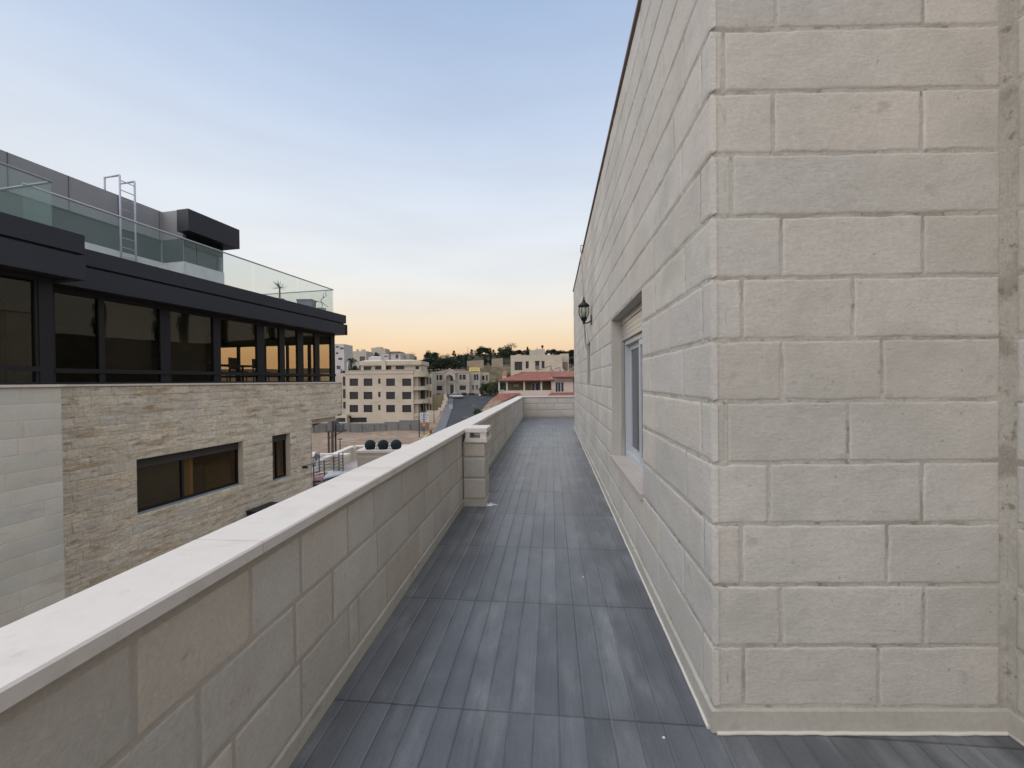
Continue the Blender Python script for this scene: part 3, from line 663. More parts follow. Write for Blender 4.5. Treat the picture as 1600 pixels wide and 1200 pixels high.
courses(mb, nb, sL-.8, sCor, rowsBot, [bw, sw], random.Random(52), (.26, .55), .003, .012, cf, .014, .006, ext=(0, 1), tv=.09, gapz=.003, bev=.008, afreq=6, th=.03)
panel(mb, endf, 0.0, 9.0, -.06, ZS, [], .3, 0, n=-.002); courses(mb, endf, 0.0, 4.0, rowsTop, [], random.Random(53), (.3, .5), .008, .03, lambda s: .12, .02, .006, ext=(1, 0), tv=.1)
panel(mb, endc, 0.0, 9.0, ZB, -.06, [], .3, 0, n=-.002); courses(mb, endc, 0.0, 4.0, rowsBot, [], random.Random(54), (.3, .5), .008, .03, lambda s: .12, .02, .006, ext=(1, 0), tv=.1)
mb.fbox(nb, sCor-.4, sEnd-.02, -9, -.3, -.30, -.065, 0)
mb.build('split_stone_wall', [RMORT, ROUGH], nbld)
mb = MB(); panel(mb, nb, -6.0, sL, ZB, ZS+.0, [], .9, 0, n=O_L)
rowsS = [(ZS-.32*(k+1), ZS-.32*k) for k in range(18)]
slf = frame(nb(0, 0, O_L), nb.U, nb.N)
courses(mb, slf, 1.0, sL, rowsS, [], random.Random(61), (.45, .95), .004, .004, lambda s: .12, .001, .001, ext=(0, 1), tv=.05, th=.02, bev=.006)
mb.build('smooth_stone_block', [RMORT, SMOOTHST], nbld)
mb = MB(); mb.fbox(nb, sL+.0, sEnd+.04, -9.0, .06, ZS+.002, ZS+.05); mb.fbox(nb, -6, sL+.04, -2.0, O_L+.06, ZS+.003, ZS+.052); mb.build('sill_band', COPING, nbld)
# lower windows
def nwin(h, split, nm):
    e = bpy.data.objects.new('window', None); C.objects.link(e); e.parent = nbld; e.location = nb(h[0], h[2], -.2) - wloc(nbld)
    m = MB(); a, b_, z0, z1 = h
    for q in ((a+.001, a+.05, z0+.001, z1-.26), (b_-.05, b_-.001, z0+.001, z1-.26), (a+.05, b_-.05, z0+.001, z0+.06), (split-.03, split+.03, z0+.06, z1-.26)): m.fbox(nb, q[0], q[1], -.28, -.20, q[2], q[3])
    m.build('frame', DARKER, e)
    m = MB()
    for i in range(5): m.fbox(nb, a+.002, b_-.002, -.26, -.18+.004*(i%2), z1-.26+.05*i, z1-.26+.05*i+.047)
    m.build('shutter_box', mat('dark_shutter', (.06, .06, .058), .6), e)
    m = MB(); m.fbox(nb, a+.05, b_-.05, -.245, -.235, z0+.06, z1-.26); m.build('pane', TGLASS, e)
    m = MB(); m.fbox(nb, a+.02, b_-.02, -.19, -.0, z0+.001, z0+.012); m.build('ledge', mat('bluish_sill', (.30, .32, .32), .7), e)
nwin(bw, NS(292), 0); nwin(sw, NS(438), 0)
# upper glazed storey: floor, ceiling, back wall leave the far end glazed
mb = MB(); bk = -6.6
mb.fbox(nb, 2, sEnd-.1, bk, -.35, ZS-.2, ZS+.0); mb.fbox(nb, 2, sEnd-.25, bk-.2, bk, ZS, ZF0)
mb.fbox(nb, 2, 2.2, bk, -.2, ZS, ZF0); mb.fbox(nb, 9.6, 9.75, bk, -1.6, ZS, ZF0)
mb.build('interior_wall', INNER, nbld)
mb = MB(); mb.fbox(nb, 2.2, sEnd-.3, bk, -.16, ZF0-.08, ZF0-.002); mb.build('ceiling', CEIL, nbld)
mull = [(84, 88), (156, 165), (252, 268), (335, 346), (403, 414), (438, 446), (466, 475), (493, 500), (518, 524)]
gm = MB()
ZTR = 1.82; 
for a, c in mull: gm.fbox(nb, NS(a, -.1), NS(c, -.1), -.20, -.10, ZS+.053, ZG+.05)
gm.fbox(nb, NS(84, -.1), sW, -.19, -.06, ZTR-.05, ZTR+.05); gm.fbox(nb, NS(84, -.1), sW, -.19, -.09, ZS+.053, ZS+.10); gm.fbox(nb, NS(84, -.1), sW, -.19, -.09, ZG-.03, ZG+.08)
# projecting bay on the left
oL = .80
for a, c in ((-60, -50), (57, 62), (-300, -288)): gm.fbox(nb, NS(a, oL), NS(c, oL), oL-.10, oL, ZS+.053, ZG+.05)
sLc = NS(84, oL)
gm.fbox(nb, NS(62, oL), sLc, oL-.9, oL+.02, ZS+.054, ZG+.05)
gm.fbox(nb, 1, NS(62, oL), oL-.09, oL+.03, ZTR-.05, ZTR+.05); gm.fbox(nb, 1, NS(62, oL), oL-.09, oL+.01, ZS+.053, ZS+.10); gm.fbox(nb, 1, sLc, oL-.09, oL+.01, ZG-.02, ZG+.08)
# glazed far end
eg = frame(nb(sW, 0, -.1), (-nb.N.x, -nb.N.y), (nb.U.x, nb.U.y))
for a in (0, 1.25, 2.45, 2.75, 3.9, 5.2, 6.35): gm.fbox(eg, a, a+(.12 if a != 2.45 else .1), -.1, 0, ZS+.053, ZG+.05)
gm.fbox(eg, 0, 6.4, -.09, .01, ZTR-.05, ZTR+.05); gm.fbox(eg, .1, 6.4, -.09, .005, ZS+.053, ZS+.10); gm.fbox(eg, .1, 6.4, -.09, .005, ZG-.35, ZG+.08)
gm.build('window_frame', DARKER, nbld)
edges = [NS(88, -.1)] + [NS(x, -.1) for m_ in mull[1:] for x in m_]
for i in range(0, len(edges)-1, 2):
    for (za, zb) in ((ZS+.10, ZTR-.05), (ZTR+.05, ZG-.03)):
        g = MB(); g.fbox(nb, edges[i], edges[i+1], -.155, -.147, za, zb); g.build('window_pane', TGLASS, nbld)
for (a, c) in ((1.0, NS(-60, oL)), (NS(-50, oL), NS(57, oL))):
    for (za, zb) in ((ZS+.10, ZTR-.05), (ZTR+.05, ZG-.02)):
        g = MB(); g.fbox(nb, a, c, oL-.055, oL-.047, za, zb); g.build('window_pane', TGLASS, nbld)
es = [.12, 1.25, 1.37, 2.45, 2.87, 3.9, 4.02, 5.2, 5.32, 6.35]
for i in range(0, 10, 2):
    for (za, zb) in ((ZS+.10, ZTR-.05), (ZTR+.05, ZG-.35)):
        g = MB(); g.fbox(eg, es[i], es[i+1], -.055, -.047, za, zb); g.build('window_pane', TGLASS, nbld)
# blinds behind two of the bays
g = MB()
for a, c in ((165, 252), (268, 335)): g.fbox(nb, NS(a, -.1)+.02, NS(c, -.1)-.02, -.42, -.40, ZTR+.02, ZG)
g.build('roller_blind', mat('dark_mesh_blind', (.035, .036, .034), .9), nbld)
g = MB()
for a, c in ((414, 427), (446, 455), (475, 483)): g.fbox(nb, NS(a, -.1), NS(c, -.1), -.42, -.38, ZS+.1, ZG)
g.build('curtain', mat('dark_curtain', (.03, .028, .026), .9), nbld)
# roof band
oF = .39; oFL = 1.37
mb = MB()
def band(s0, s1, o, zs, ze, zm, end):
    mb.fbox(nb, s0, s1, o-.16, o, zs, zm-.03); mb.fbox(nb, s0, s1-(.06 if end else 0), o-.16, o-.02, zm+.03, ze); mb.fbox(nb, s0, s1-.12, o-.16, o-.10, zm-.03, zm+.03)
sFe = NS(544, oF); sFL = NS(138, oFL)
ZM = 4.18
band(sFL-1.6, sFe, oF, ZF0, ZF1, ZM, True); band(-5, sFL, oFL, ZF0-.03, ZF1+.0, ZM-.02, False)
mb.fbox(nb, sFL-.16, sFL, oF-.2, oFL-.16, ZF0-.03, ZF1)
ee = frame(nb(sFe, 0, oF), (-nb.N.x, -nb.N.y), (nb.U.x, nb.U.y))
mb.fbox(ee, .0, 9.5, -.16, -.001, ZF0, ZM-.03); mb.fbox(ee, .02, 9.5, -.16, -.06, ZM+.03, ZF1)
mb.build('roof_fascia', DARK, nbld)
mb = MB(); mb.fbox(nb, -5, sFe-.17, -9, oF-.17, ZF0+.0, ZF1-.06); mb.fbox(nb, -5, sFL-.17, oF-.16, oFL-.17, ZF0-.02, ZF1-.06); mb.build('roof_slab', DARKER, nbld)
# penthouse
oP = -3.23; oQ = -2.35; ZP = 7.55
sP1 = NS(257, oP, 325); sQ0 = NS(285, oQ, 322); sQ1 = NS(352, oQ)
mb = MB()
WB0, WB1 = 5.75, 6.55
hole = [(-2, sP1+.59, WB0, WB1)]
panel(mb, nb, -5, sP1+.6, ZF1-.06, ZP, hole, .25, 0, n=oP)
panel(mb, nb, sQ0, sQ1, ZF1-.06, ZP-.0, [(sQ0+.02, sQ1-.12, WB0, WB1)], .25, 0, n=oQ)
mb.fbox(nb, sQ0-.0, sQ0+.25, -6, oQ-.25, ZF1-.06, ZP); mb.fbox(nb, sQ1-.25, sQ1, -6, oQ-.25, ZF1-.06, ZP)
mb.fbox(nb, -5, sQ0, -6, oP-.25, ZP-.2, ZP-.05); mb.fbox(nb, sQ0+.25, sQ1-.25, -6, oQ-.25, ZP-.2, ZP-.05)
mb.build('penthouse_wall', GREYCLAD, nbld)
mb = MB(); z = 5.0
mb.fbox(nb, 2, sP1+.5, oP+.002, oP+.05, ZF1, WB0); mb.fbox(nb, sQ0+.01, sQ1-.01, oQ+.002, oQ+.05, ZF1, WB0); mb.fbox(nb, sQ0-.014, sQ0-.003, oP+.052, oQ+.05, ZF1, WB0); mb.build('penthouse_base', mat('bright_white_render', (.8, .8, .8), .8, fine=(20, .03)), nbld)
x_ = 5.0
while x_ < sP1: mb = MB(); mb.fbox(nb, x_, x_+.02, oP+.001, oP+.008, WB1, ZP); x_ += 1.22; mb.build('panel_joint', mat('panel_joint_shadow_gap', (.14, .14, .15), .8), nbld)
g = MB(); g.fbox(nb, -2, sP1+.59, oP-.12, oP-.10, WB0, WB1); g.fbox(nb, sQ0+.02, sQ1-.12, oQ-.12, oQ-.10, WB0, WB1); g.fbox(nb, sQ0-.012, sQ0-.003, oP+.001, oQ-.001, WB0, WB1); g.build('penthouse_glazing_and_strip', mat('slate_glazing_and_strip', (.05, .065, .075), .2, fine=(0,0), spec=.5), nbld)  # side strip is dark colour standing in for the railing glass reflection
mb = MB(); oC = -1.86
c0 = NS(294, oC, 325); c1 = NS(374, oC, 352)
mb.fbox(nb, c0, sQ1+.01, oQ+.003, oC, 6.72, 7.46); mb.fbox(nb, sQ1+.01, c1, oC-1.6, oC, 6.72, 7.46); mb.build('canopy', DARK, nbld)
mb = MB(); mb.fbox(nb, c0+.3, sQ1-.02, oQ+.003, oQ+.012, 6.35, 6.72); mb.build('canopy_dark_panel', DARKER, nbld)  # flat dark panel on the wall just below the canopy
# ladder over the penthouse wall
lad = bpy.data.objects.new('ladder', None); C.objects.link(lad); lad.parent = nbld
la = NS(193, -3.0); lbq = NS(216, -3.0); lad.location = nb(la, 5, -3.0) - wloc(nbld)
for s_ in (la, lbq):
    m_ = MB(); zt_ = 8.1
    for (p, q) in (((s_, 4.7, -3.0), (s_, zt_, -3.0)), ((s_, zt_, -3.0), (s_, zt_, -3.62)), ((s_, zt_, -3.62), (s_, ZP-.3, -3.62))): m_.tube([nb(*p), nb(*q)], .028, 6)
    m_.build('stile', STEEL, lad)
for i in range(11):
    z = 4.95 + .3*i; m_ = MB(); m_.tube([nb(la, z, -3.0), nb(lbq, z, -3.0)], .013, 6); m_.build('rung', STEEL, lad)
# glass railing on the roof edge
gr = bpy.data.objects.new('glass_railing', None); C.objects.link(gr); gr.parent = nbld; oR = .29; oRL = .95; ZR = 5.6
s_a = NS(76, oR, 301); s_b = NS(520.5, oR, 447); s_l = NS(81, oRL, 279)
gr.location = nb(s_a, 4.6, oR) - wloc(nbld)
def rail(p, q, posts):
    m_ = MB(); m_.tube([p, q], .024, 8); m_.build('handrail', RAILM, gr)
    d = (q-p)
    for a, c in zip(posts[:-1], posts[1:]):
        u0 = p + d*a; u1 = p + d*c; g = d.normalized()*.012; n = Vector((d.y, -d.x, 0)).normalized()*.005
        lo = ZF1 - .3; hi = ZR - .02
        m_ = MB(); q0 = u0+g; q1_ = u1-g
        m_.hexa([Vector((*(x).xy, z)) for z in (lo, hi) for x in (q0-n, q1_-n, q1_+n, q0+n)]); m_.build('glass_panel', RGLASS, gr)
def fr_of(px): return (NS(px, oR) - s_a)/(s_b - s_a)
rail(nb(s_a-.4, ZR, oR), nb(s_b, ZR, oR), [0] + [(NS(x, oR)-(s_a-.4))/(s_b-s_a+.4) for x in (193, 311, 398, 467)] + [1])
rail(nb(1.0, ZR, oRL), nb(s_l, ZR, oRL), [0, .35, .72, 1])
rail(nb(s_l, ZR, oRL-.03), nb(s_l, ZR, -2.9), [0, .5, 1])
rail(nb(s_b, ZR, oR-.03), nb(s_b, ZR, -6.0), [0, .2, .4, .6, .8, 1])
# roof plants
def at_roof(px, py, o): s, z = onframe(nb, px, py, o); return nb(s, ZF1-.06, o), z
b0, zt_ = at_roof(437, 455, -.6)
yu = thing('yucca_plant', b0, 'small spiky yucca behind the glass railing of the roof terrace', 'plant')
m_ = MB(); m_.lathe(b0, [(.13, 0), (.18, .32), (.16, .32), (.15, .28)], 14); m_.build('pot', POT, yu)
m_ = MB(); top = b0 + Vector((0, 0, .75)); m_.tube([b0 + Vector((0,0,.25)), top], .03, 6); m_.build('stem', BARK, yu)
m_ = MB(); r_ = random.Random(9)
for i in range(34):
    th = r_.uniform(0, 6.283); e = r_.uniform(-.2, 1.4); d = Vector((math.cos(th)*math.cos(e), math.sin(th)*math.cos(e), math.sin(e))); sd = d.cross(Vector((0,0,1))).normalized()*.018; ln = r_.uniform(.28, .42)
    m_.poly([top-sd, top+sd, top+d*ln*.6+sd*.8, top+d*ln, top+d*ln*.6-sd*.8])
m_.build('spiky_leaf_rosette', PLANT, yu)
b1, _ = at_roof(502, 470, -.5)
br = thing('bare_potted_shrub', b1, 'bare leafless shrub with curving twigs behind the glass at the roof corner', 'plant')
m_ = MB(); m_.lathe(b1, [(.16, 0), (.2, .34), (.17, .34), (.16, .3)], 14); m_.build('pot', POT, br)
m_ = MB(); b = b1 + Vector((0,0,.3))
for pts in ([(0,0,0), (.05,0,.2), (-.02,0,.4), (.1,0,.55), (.12,0,.75)], [(.02,0,.3), (-.2,0,.36), (-.42,0,.45), (-.62,0,.42)], [(.08,0,.5), (.2,.05,.6), (.2,0,.85)], [(.0,0,.35), (.15,0,.2), (.3,0,.1)]):
    m_.tube([b + Vector(p) for p in pts], [.016]*(len(pts)-1) + [.006], 6)
m_.build('twigs', BARK, br)
b2, z2 = at_roof(479, 470, -.3)
m_ = MB(); m_.hexa([b2 + Vector(q) for q in ((-.28,-.2,0),(.28,-.2,0),(.28,.2,0),(-.28,.2,0),(-.30,-.22,.42),(.30,-.22,.42),(.30,.22,.42),(-.30,.22,.42))]); m_.box(b2.x-.32, b2.x+.32, b2.y-.24, b2.y+.24, b2.z+.422, b2.z+.47)
tag(m_.build('roof_planter', POT, loc=b2), 'grey box planter between the yucca and the bare shrub on the roof terrace', 'planter')
# dining set seen through the tinted glass
def fpt(s, o, z): return nb(s, z, o)
sT_ = NS(372, -.1) + 1.9
tb = thing('dining_table', nb(sT_, ZS, -2.4), 'dark dining table inside behind the tinted glass', 'table')
m_ = MB(); m_.fbox(nb, sT_-1.0, sT_+1.0, -2.9, -1.9, ZS+.70, ZS+.75); m_.build('tabletop', DARKER, tb)
for a in (-.92, .88):
    for o in (-2.85, -2.0): m_ = MB(); m_.fbox(nb, sT_+a, sT_+a+.06, o, o+.06, ZS+.001, ZS+.70); m_.build('leg', DARKER, tb)
chairs = []
def chair(loc, rot, first=[None]):
    if first[0] is None:
        e = thing('dining_chair', (0,0,0), '', 'chair', 'chairs around the dining table behind the tinted glass')
        m_ = MB(); m_.box(-.22, .22, -.22, .22, .44, .49); m_.build('seat', DARKER, e)
        m_ = MB(); m_.box(-.22, .22, .19, .225, .62, 1.0); m_.box(-.2, -.17, .19, .22, .49, .62); m_.box(.17, .2, .19, .22, .49, .62); m_.build('backrest', DARKER, e)
        for x in (-.2, .17):
            for y in (-.2, .17): m_ = MB(); m_.box(x, x+.03, y, y+.03, 0, .44); m_.build('leg', DARKER, e)
        first[0] = e; o = e
    else: o = copy_tree(first[0])
    o.location = loc; o.rotation_euler = (0, 0, rot); return o
for (a, o, rt_, lab) in ((-.5, -1.55, R(170), 'dark dining chair on the window side of the table, nearer end'), (.5, -1.5, R(165), 'dark dining chair on the window side of the table, farther end'), (-.4, -3.2, R(-10), 'dark dining chair on the room side of the table, nearer end'), (.6, -3.2, R(-12), 'dark dining chair on the room side of the table, farther end')):
    c_ = chair(nb(sT_+a, ZS+.001, o), rt_ + R(-78), chair.__defaults__[0]); c_['label'] = lab
# room behind the big lower window
m_ = MB(); m_.fbox(nb, bw[0]-.4, sw[1]+.5, -2.6, -2.5, -2.6, .2); m_.fbox(nb, bw[0]-.4, sw[1]+.5, -2.5, -.32, -2.7, -2.6); m_.fbox(nb, NS(292)+.3, NS(292)+.4, -2.49, -.33, -2.6, .2); m_.build('lower_room', CURT, nbld); m_ = MB(); m_.fbox(nb, bw[0]-.3, NS(292)+.29, -2.0, -1.95, -2.59, .2); m_.fbox(nb, bw[0]+.03, NS(300), -.40, -.36, -2.0, -.1); m_.build('added_reflection_screen', mat('dark_reflection_grey', (.05, .05, .048), .9), nbld)  # dark screens added to imitate the grey reflection in the left pane
m_ = MB(); s_q = NS(345); m_.fbox(nb, s_q, s_q+.9, -2.2, -1.7, -2.6, -1.3); m_.fbox(nb, s_q-.8, s_q+1.2, -2.48, -2.40, -.95, -.90); m_.fbox(nb, s_q-1.6, s_q-.9, -2.48, -2.42, -1.6, -.8); m_.build('lower_room_cabinet', mat('dark_timber', (.05, .03, .02), .6), nbld)
# hood and camera on the lower wall
s_h, z_h = onframe(nb, 384, 802); 
m_ = MB(); m_.fbox(nb, s_h, s_h+1.0, .04, .62, z_h-.30, z_h+.04); m_.fbox(nb, s_h-.03, s_h+1.03, .04, .66, z_h+.042, z_h+.09)
tag(m_.build('wall_hood', DARKER, nbld))
s_h, z_h = onframe(nb, 473, 730)
m_ = MB(); m_.tube([nb(s_h, z_h, .02), nb(s_h, z_h, .22)], .05, 8); m_.tube([nb(s_h, z_h+.05, .06), nb(s_h+1.0, z_h+.02, .06)], .012, 5); m_.tube([nb(s_h+.1, z_h-.35, .06), nb(s_h+1.0, z_h-.35, .06)], .012, 5); m_.build('outdoor_spotlight', DARKER, nbld)
# ------------------------------------------------------------------ neighbour's yard
ZY = -4.35
m_ = MB(); m_.box(-14.5, -3.5, 15.5, 31.0, -8.9, ZY); tag(m_.build('yard', YARD), kind='structure')
yp = at(553, 696.5, 30.0); yq = at(488, 722, 23.6); zyw = yp.z
yf = frame((yq.x, yq.y, 0), (yp.x-yq.x, yp.y-yq.y), (1, 0)); YL = math.hypot(yp.x-yq.x, yp.y-yq.y)
yw = thing('yard_wall', (yp.x, yp.y, ZY), 'cream rendered wall with a white coping round the neighbouring yard', 'wall')
m_ = MB(); m_.fbox(yf, -5, YL, -.25, 0, ZY, zyw-.10); m_.box(yp.x-.25, -4, yp.y, yp.y+.25, ZY, zyw-.10); m_.fbox(yf, YL-.45, YL, 0, .22, ZY, zyw-.1)
m_.build('wall_face', YWALL, yw)
m_ = MB(); m_.fbox(yf, -5, YL+.05, -.32, .07, zyw-.10, zyw); m_.box(yp.x+.08, -4, yp.y-.07, yp.y+.32, zyw-.0995, zyw+.0005); m_.build('coping', COPING, yw)
m_ = MB(); gq = at(508, 712, 26); m_.box(gq.x-.9, gq.x+1.3, 26.2, 26.9, gq.z-.12, gq.z); m_.build('pier_slab', COPING, yw)
g0 = at(558, 704, 24.2)
gb = thing('entrance_block', (g0.x+2, g0.y+1, ZY), 'low cream block with a flat ledge carrying three dark clipped balls', 'wall')
m_ = MB(); m_.box(g0.x, -4.2, g0.y, g0.y+1.5, ZY, g0.z-.14); m_.build('wall_face', CREAML, gb)
m_ = MB(); m_.box(g0.x-.06, -4.15, g0.y-.06, g0.y+1.56, g0.z-.14, g0.z); m_.box(g0.x+.0, -4.2, g0.y-.02, g0.y, g0.z-.42, g0.z-.38); m_.build('ledge', COPING, gb)
for i, (px, lab) in enumerate(((578.5, 'leftmost of the three dark clipped balls on the cream ledge'), (598.8, 'middle one of the three dark clipped balls on the cream ledge'), (619, 'rightmost of the three dark clipped balls, half hidden by the parapet coping'))):
    c0 = at(px, 694.5, g0.y+.5); r0 = .335
    if i == 0:
        m_ = MB(); prof = [(.24, -.245)] + [(r0*math.cos(a), r0*math.sin(a)) for a in [R(-40 + 10*k) for k in range(13)]] + [(.02, r0)]
        m_.lathe((0, 0, 0), prof, 28); r_ = random.Random(4)
        for v_ in m_.v: v_ *= 1 + .018*noise.noise(v_*14)
        ball = m_.build('topiary_ball', BALL, loc=(0,0,0)); o = ball
    else: o = ball.copy(); C.objects.link(o)
    o.location = (c0.x, c0.y, g0.z + .243); tag(o, lab, 'topiary', 'clipped balls on the cream ledge')
for i, px in enumerate((588.7, 609)):
    c0 = at(px, 695, g0.y+.5); m_ = MB(); m_.lathe((c0.x, c0.y, g0.z), [(.03, 0), (.03, .16), (.09, .18), (.11, .26), (.06, .33), (.01, .35)], 12)
    tag(m_.build('bollard_light', WHITEP, loc=(c0.x, c0.y, g0.z)), ('small white globe light between the left and middle clipped balls', 'small white globe light between the middle and right clipped balls')[i], 'lamp', 'globe lights between the clipped balls')
# metal railing
ra = thing('yard_railing', at(510, 740, 20.5), 'grey steel railing with thin horizontal bars beside the parked cars', 'railing')
rp = [(490, 725, 757, 19.0), (498.5, 707, 740, 21.5), (506.5, 719, 753, 19.6), (521.5, 713.5, 744, 20.3), (529.5, 707, 738, 21.5), (535.7, 708, 740, 21)]
for (px, ya, yb, Y) in rp:
    a = at(px, ya, Y); m_ = MB(); m_.box(a.x-.022, a.x+.022, a.y-.022, a.y+.022, at(px, yb, Y).z-.6, a.z); m_.build('post', METAL, ra)
for (i, j) in ((0, 2), (2, 3), (3, 5), (1, 4), (4, 5)):
    for k in range(6):
        f_ = .10 + .15*k; A_ = rp[i]; B_ = rp[j]
        p = at(A_[0], A_[1] + (A_[2]-A_[1])*f_*1.05, A_[3]); q = at(B_[0], B_[1] + (B_[2]-B_[1])*f_*1.05, B_[3]); m_ = MB(); m_.tube([p, q], .012, 5); m_.build('bar', METAL, ra)
# ------------------------------------------------------------------ cars
def car_proto(paint):
    e = thing('parked_car', (0,0,0), '', 'car')
    def loft(m, secs, mi=0):
        idx = []
        for (y, hw, z0, z1, hw2) in secs:
            n = len(m.v); m.v += [Vector(p) for p in ((-hw*.92, y, z0), (-hw, y, (z0+z1)/2), (-hw2, y, z1), (hw2, y, z1), (hw, y, (z0+z1)/2), (hw*.92, y, z0))]; idx.append([n+i for i in range(6)])
        for a, b in zip(idx[:-1], idx[1:]):
            for i in range(6): j = (i+1) % 6; m.face([a[i], a[j], b[j], b[i]], mi, (1,1,1), False)
        m.face(list(reversed(idx[0])), mi); m.face(idx[-1], mi)
    m = MB(); loft(m, [(-2.2, .72, .30, .62, .66), (-2.1, .84, .22, .74, .76), (-1.2, .89, .20, .88, .80), (-.6, .90, .20, .93, .82), (1.3, .90, .20, .97, .82), (1.95, .86, .22, .98, .76), (2.2, .76, .32, .80, .68)])
    loft(m, [(-.35, .60, 1.30, 1.40, .56), (0.1, .62, 1.34, 1.46, .58), (1.0, .62, 1.34, 1.46, .58), (1.35, .60, 1.28, 1.40, .55)]); m.build('body', paint, e)
    m = MB(); loft(m, [(-1.05, .80, .90, .93, .78), (-.35, .74, .93, 1.33, .61), (.1, .75, .95, 1.38, .63), (1.0, .75, .95, 1.38, .63), (1.35, .74, .95, 1.31, .60), (1.9, .76, .94, .99, .72)]); m.build('glasshouse', CARG, e)
    for x in (-.82, .82):
        for y in (-1.38, 1.38):
            w = MB(); w.tube([(x-.10, y, .33), (x+.10, y, .33)], .33, 18); wo = w.build('wheel', RUBBER, e, loc=(0,0,0))
            k = MB(); k.tube([(x-.108, y, .33), (x+.108, y, .33)], .20, 14); k.build('rim', ALU, wo)
        h = MB(); h.box(x-.02 if x < 0 else x-.28, x+.28 if x < 0 else x+.02, -2.19, -2.02, .56, .70); h.build('headlight', LAMPW, e)
        h = MB(); h.box(x-.02 if x < 0 else x-.2, x+.2 if x < 0 else x+.02, 2.05, 2.17, .68, .86); h.build('tail_light', LAMPR, e)
    return e
cw = car_proto(CARW)
p = at(713, 618, 102.8); cw.location = (p.x, 102.8, ground(p.x, 102.8, False)+.08); cw.rotation_euler = (0, 0, R(80));  tag(cw, 'white car parked in front of the arched villa', 'car', 'parked cars'); cw.scale = (.82, .80, .85)
c2 = copy_tree(cw); p = at(529, 735, 19.6); c2.location = (p.x-.3, 20.0, ZY-.12); c2.rotation_euler = (0, 0, R(150)); c2.scale = (1,1,1); c2['label'] = 'white car behind the steel railing, its roof just above the parapet coping'
c3 = copy_tree(cw); p = at(486, 735, 24.5); c3.location = (p.x-.2, 24.0, ZY); c3.rotation_euler = (0, 0, R(20)); c3.scale = (1,1,1); c3['label'] = 'pale car mostly hidden behind the corner of the split stone building'
cr = car_proto(CARR); p = at(488, 745, 17.8); cr.location = (p.x-.55, 18.6, ZY-.1); cr.rotation_euler = (0, 0, R(12)); tag(cr, 'dark red car just beyond the corner of the split stone building', 'car', 'parked cars')
# ------------------------------------------------------------------ distant buildings
def boxb(nm, mt, parent, x0, x1, y0, y1, z0, z1):
    m = MB(); m.box(x0, x1, y0, y1, z0, z1); return m.build(nm, mt, parent)
def bld(name, label, Y, px0, px1, ztop, zbot, wallm, wins, depth=10, cat='building', thick=.3, winm=None, roof=True, frames=False):
    """facade at world Y facing the camera; wins: (px0,px1,py0,py1)"""
    x0 = at(px0, 594, Y).x; x1 = at(px1, 594, Y).x
    e = thing(name, ((x0+x1)/2, Y+depth/2, zbot), label, cat)
    fr = frame((x0, Y, 0), (1, 0), (0, -1)); H = []
    for w in wins:
        a = at(w[0], w[2], Y); c = at(w[1], w[3], Y); H.append((a.x-x0, c.x-x0, c.z, a.z))
    m = MB(); panel(m, fr, 0, x1-x0, zbot, ztop, H, thick)
    m.box(x0, x0+.3, Y+thick, Y+depth, zbot, ztop); m.box(x1-.3, x1, Y+thick, Y+depth, zbot, ztop); m.box(x0+.3, x1-.3, Y+depth-.3, Y+depth, zbot, ztop); m.box(x0+.3, x1-.3, Y+thick, Y+depth-.3, ztop-.9, ztop-.7)
    m.build('wall', wallm, e)
    for (a, b, z0, z1) in H:
        k = MB(); k.fbox(fr, a-.02, b+.02, -thick-.05, -thick+.06, z0-.02, z1+.02); w = k.build('window', winm or WIN, e)
        if frames:
            k = MB(); k.fbox(fr, (a+b)/2-.05, (a+b)/2+.05, -thick+.061, -thick+.10, z0, z1); k.fbox(fr, a, a+.07, -thick+.061, -thick+.10, z0, z1); k.fbox(fr, b-.07, b, -thick+.061, -thick+.10, z0, z1); k.build('frame', WFRAME, w)
    return e, fr, x0, x1
def zz(px, py, Y): return at(px, py, Y).z
# cream apartment block
YA = 93.0
cols = [(546, 559.6), (568, 582), (590.8, 594.6), (603.2, 617.2), (628.3, 642.6)]; rws = [(591.5, 603), (612.3, 623.8), (632.8, 644.2)]
wins = [(a, b, c if i != 2 else c, d if i != 2 else c+8.2) for (c, d) in rws for i, (a, b) in enumerate(cols)] + [(543.5, 573, 652.5, 660)]
ab, afr, ax0, ax1 = bld('apartment_building', 'cream stone apartment block with three rows of dark window openings', YA, 539.7, 645.5, zz(590, 579, YA), -8.8, CREAMB, wins, 10.5)
m = MB()
zA = zz(590, 579, YA)
m.box(ax0-.15, ax1, YA-.12, YA-.0, zA-.75, zA-.62); m.box(ax0-.1, ax1, YA-.1, YA+.2, zA+.002, zA+.12)
zpb = zA + .0; zpt = zz(600, 562, YA)
m.build('cornice', CREAML, ab)
# penthouse storey
p0 = at(564, 594, 95).x; p1 = at(657.5, 594, 95).x; m = MB(); frp = frame((p0, 95, 0), (1, 0), (0, -1)); H = []
for w in ((568.2, 580, 572.6, 578.4), (586, 596.8, 572, 577.6), (603, 611.5, 571, 577.5), (618.2, 631.8, 571.2, 577.2), (649, 655, 572, 577)):
    a = at(w[0], w[2], 95); c = at(w[1], w[3], 95); H.append((a.x-p0, c.x-p0, c.z, a.z))
panel(m, frp, 0, p1-p0, zA-1.6, zz(600, 571, 95), H, .3); m.box(p0, p0+.3, 95.3, 102.5, zA-1.6, zz(600, 571, 95)); m.box(p1-.3, p1, 95.3, 102.5, zA-1.6, zz(600, 571, 95)); m.build('penthouse_wall', CREAMB, ab)
for (a, b, z0, z1) in H: k = MB(); k.fbox(frp, a, b, -.34, -.25, z0-.02, z1+.02); k.build('window', WIN, ab)
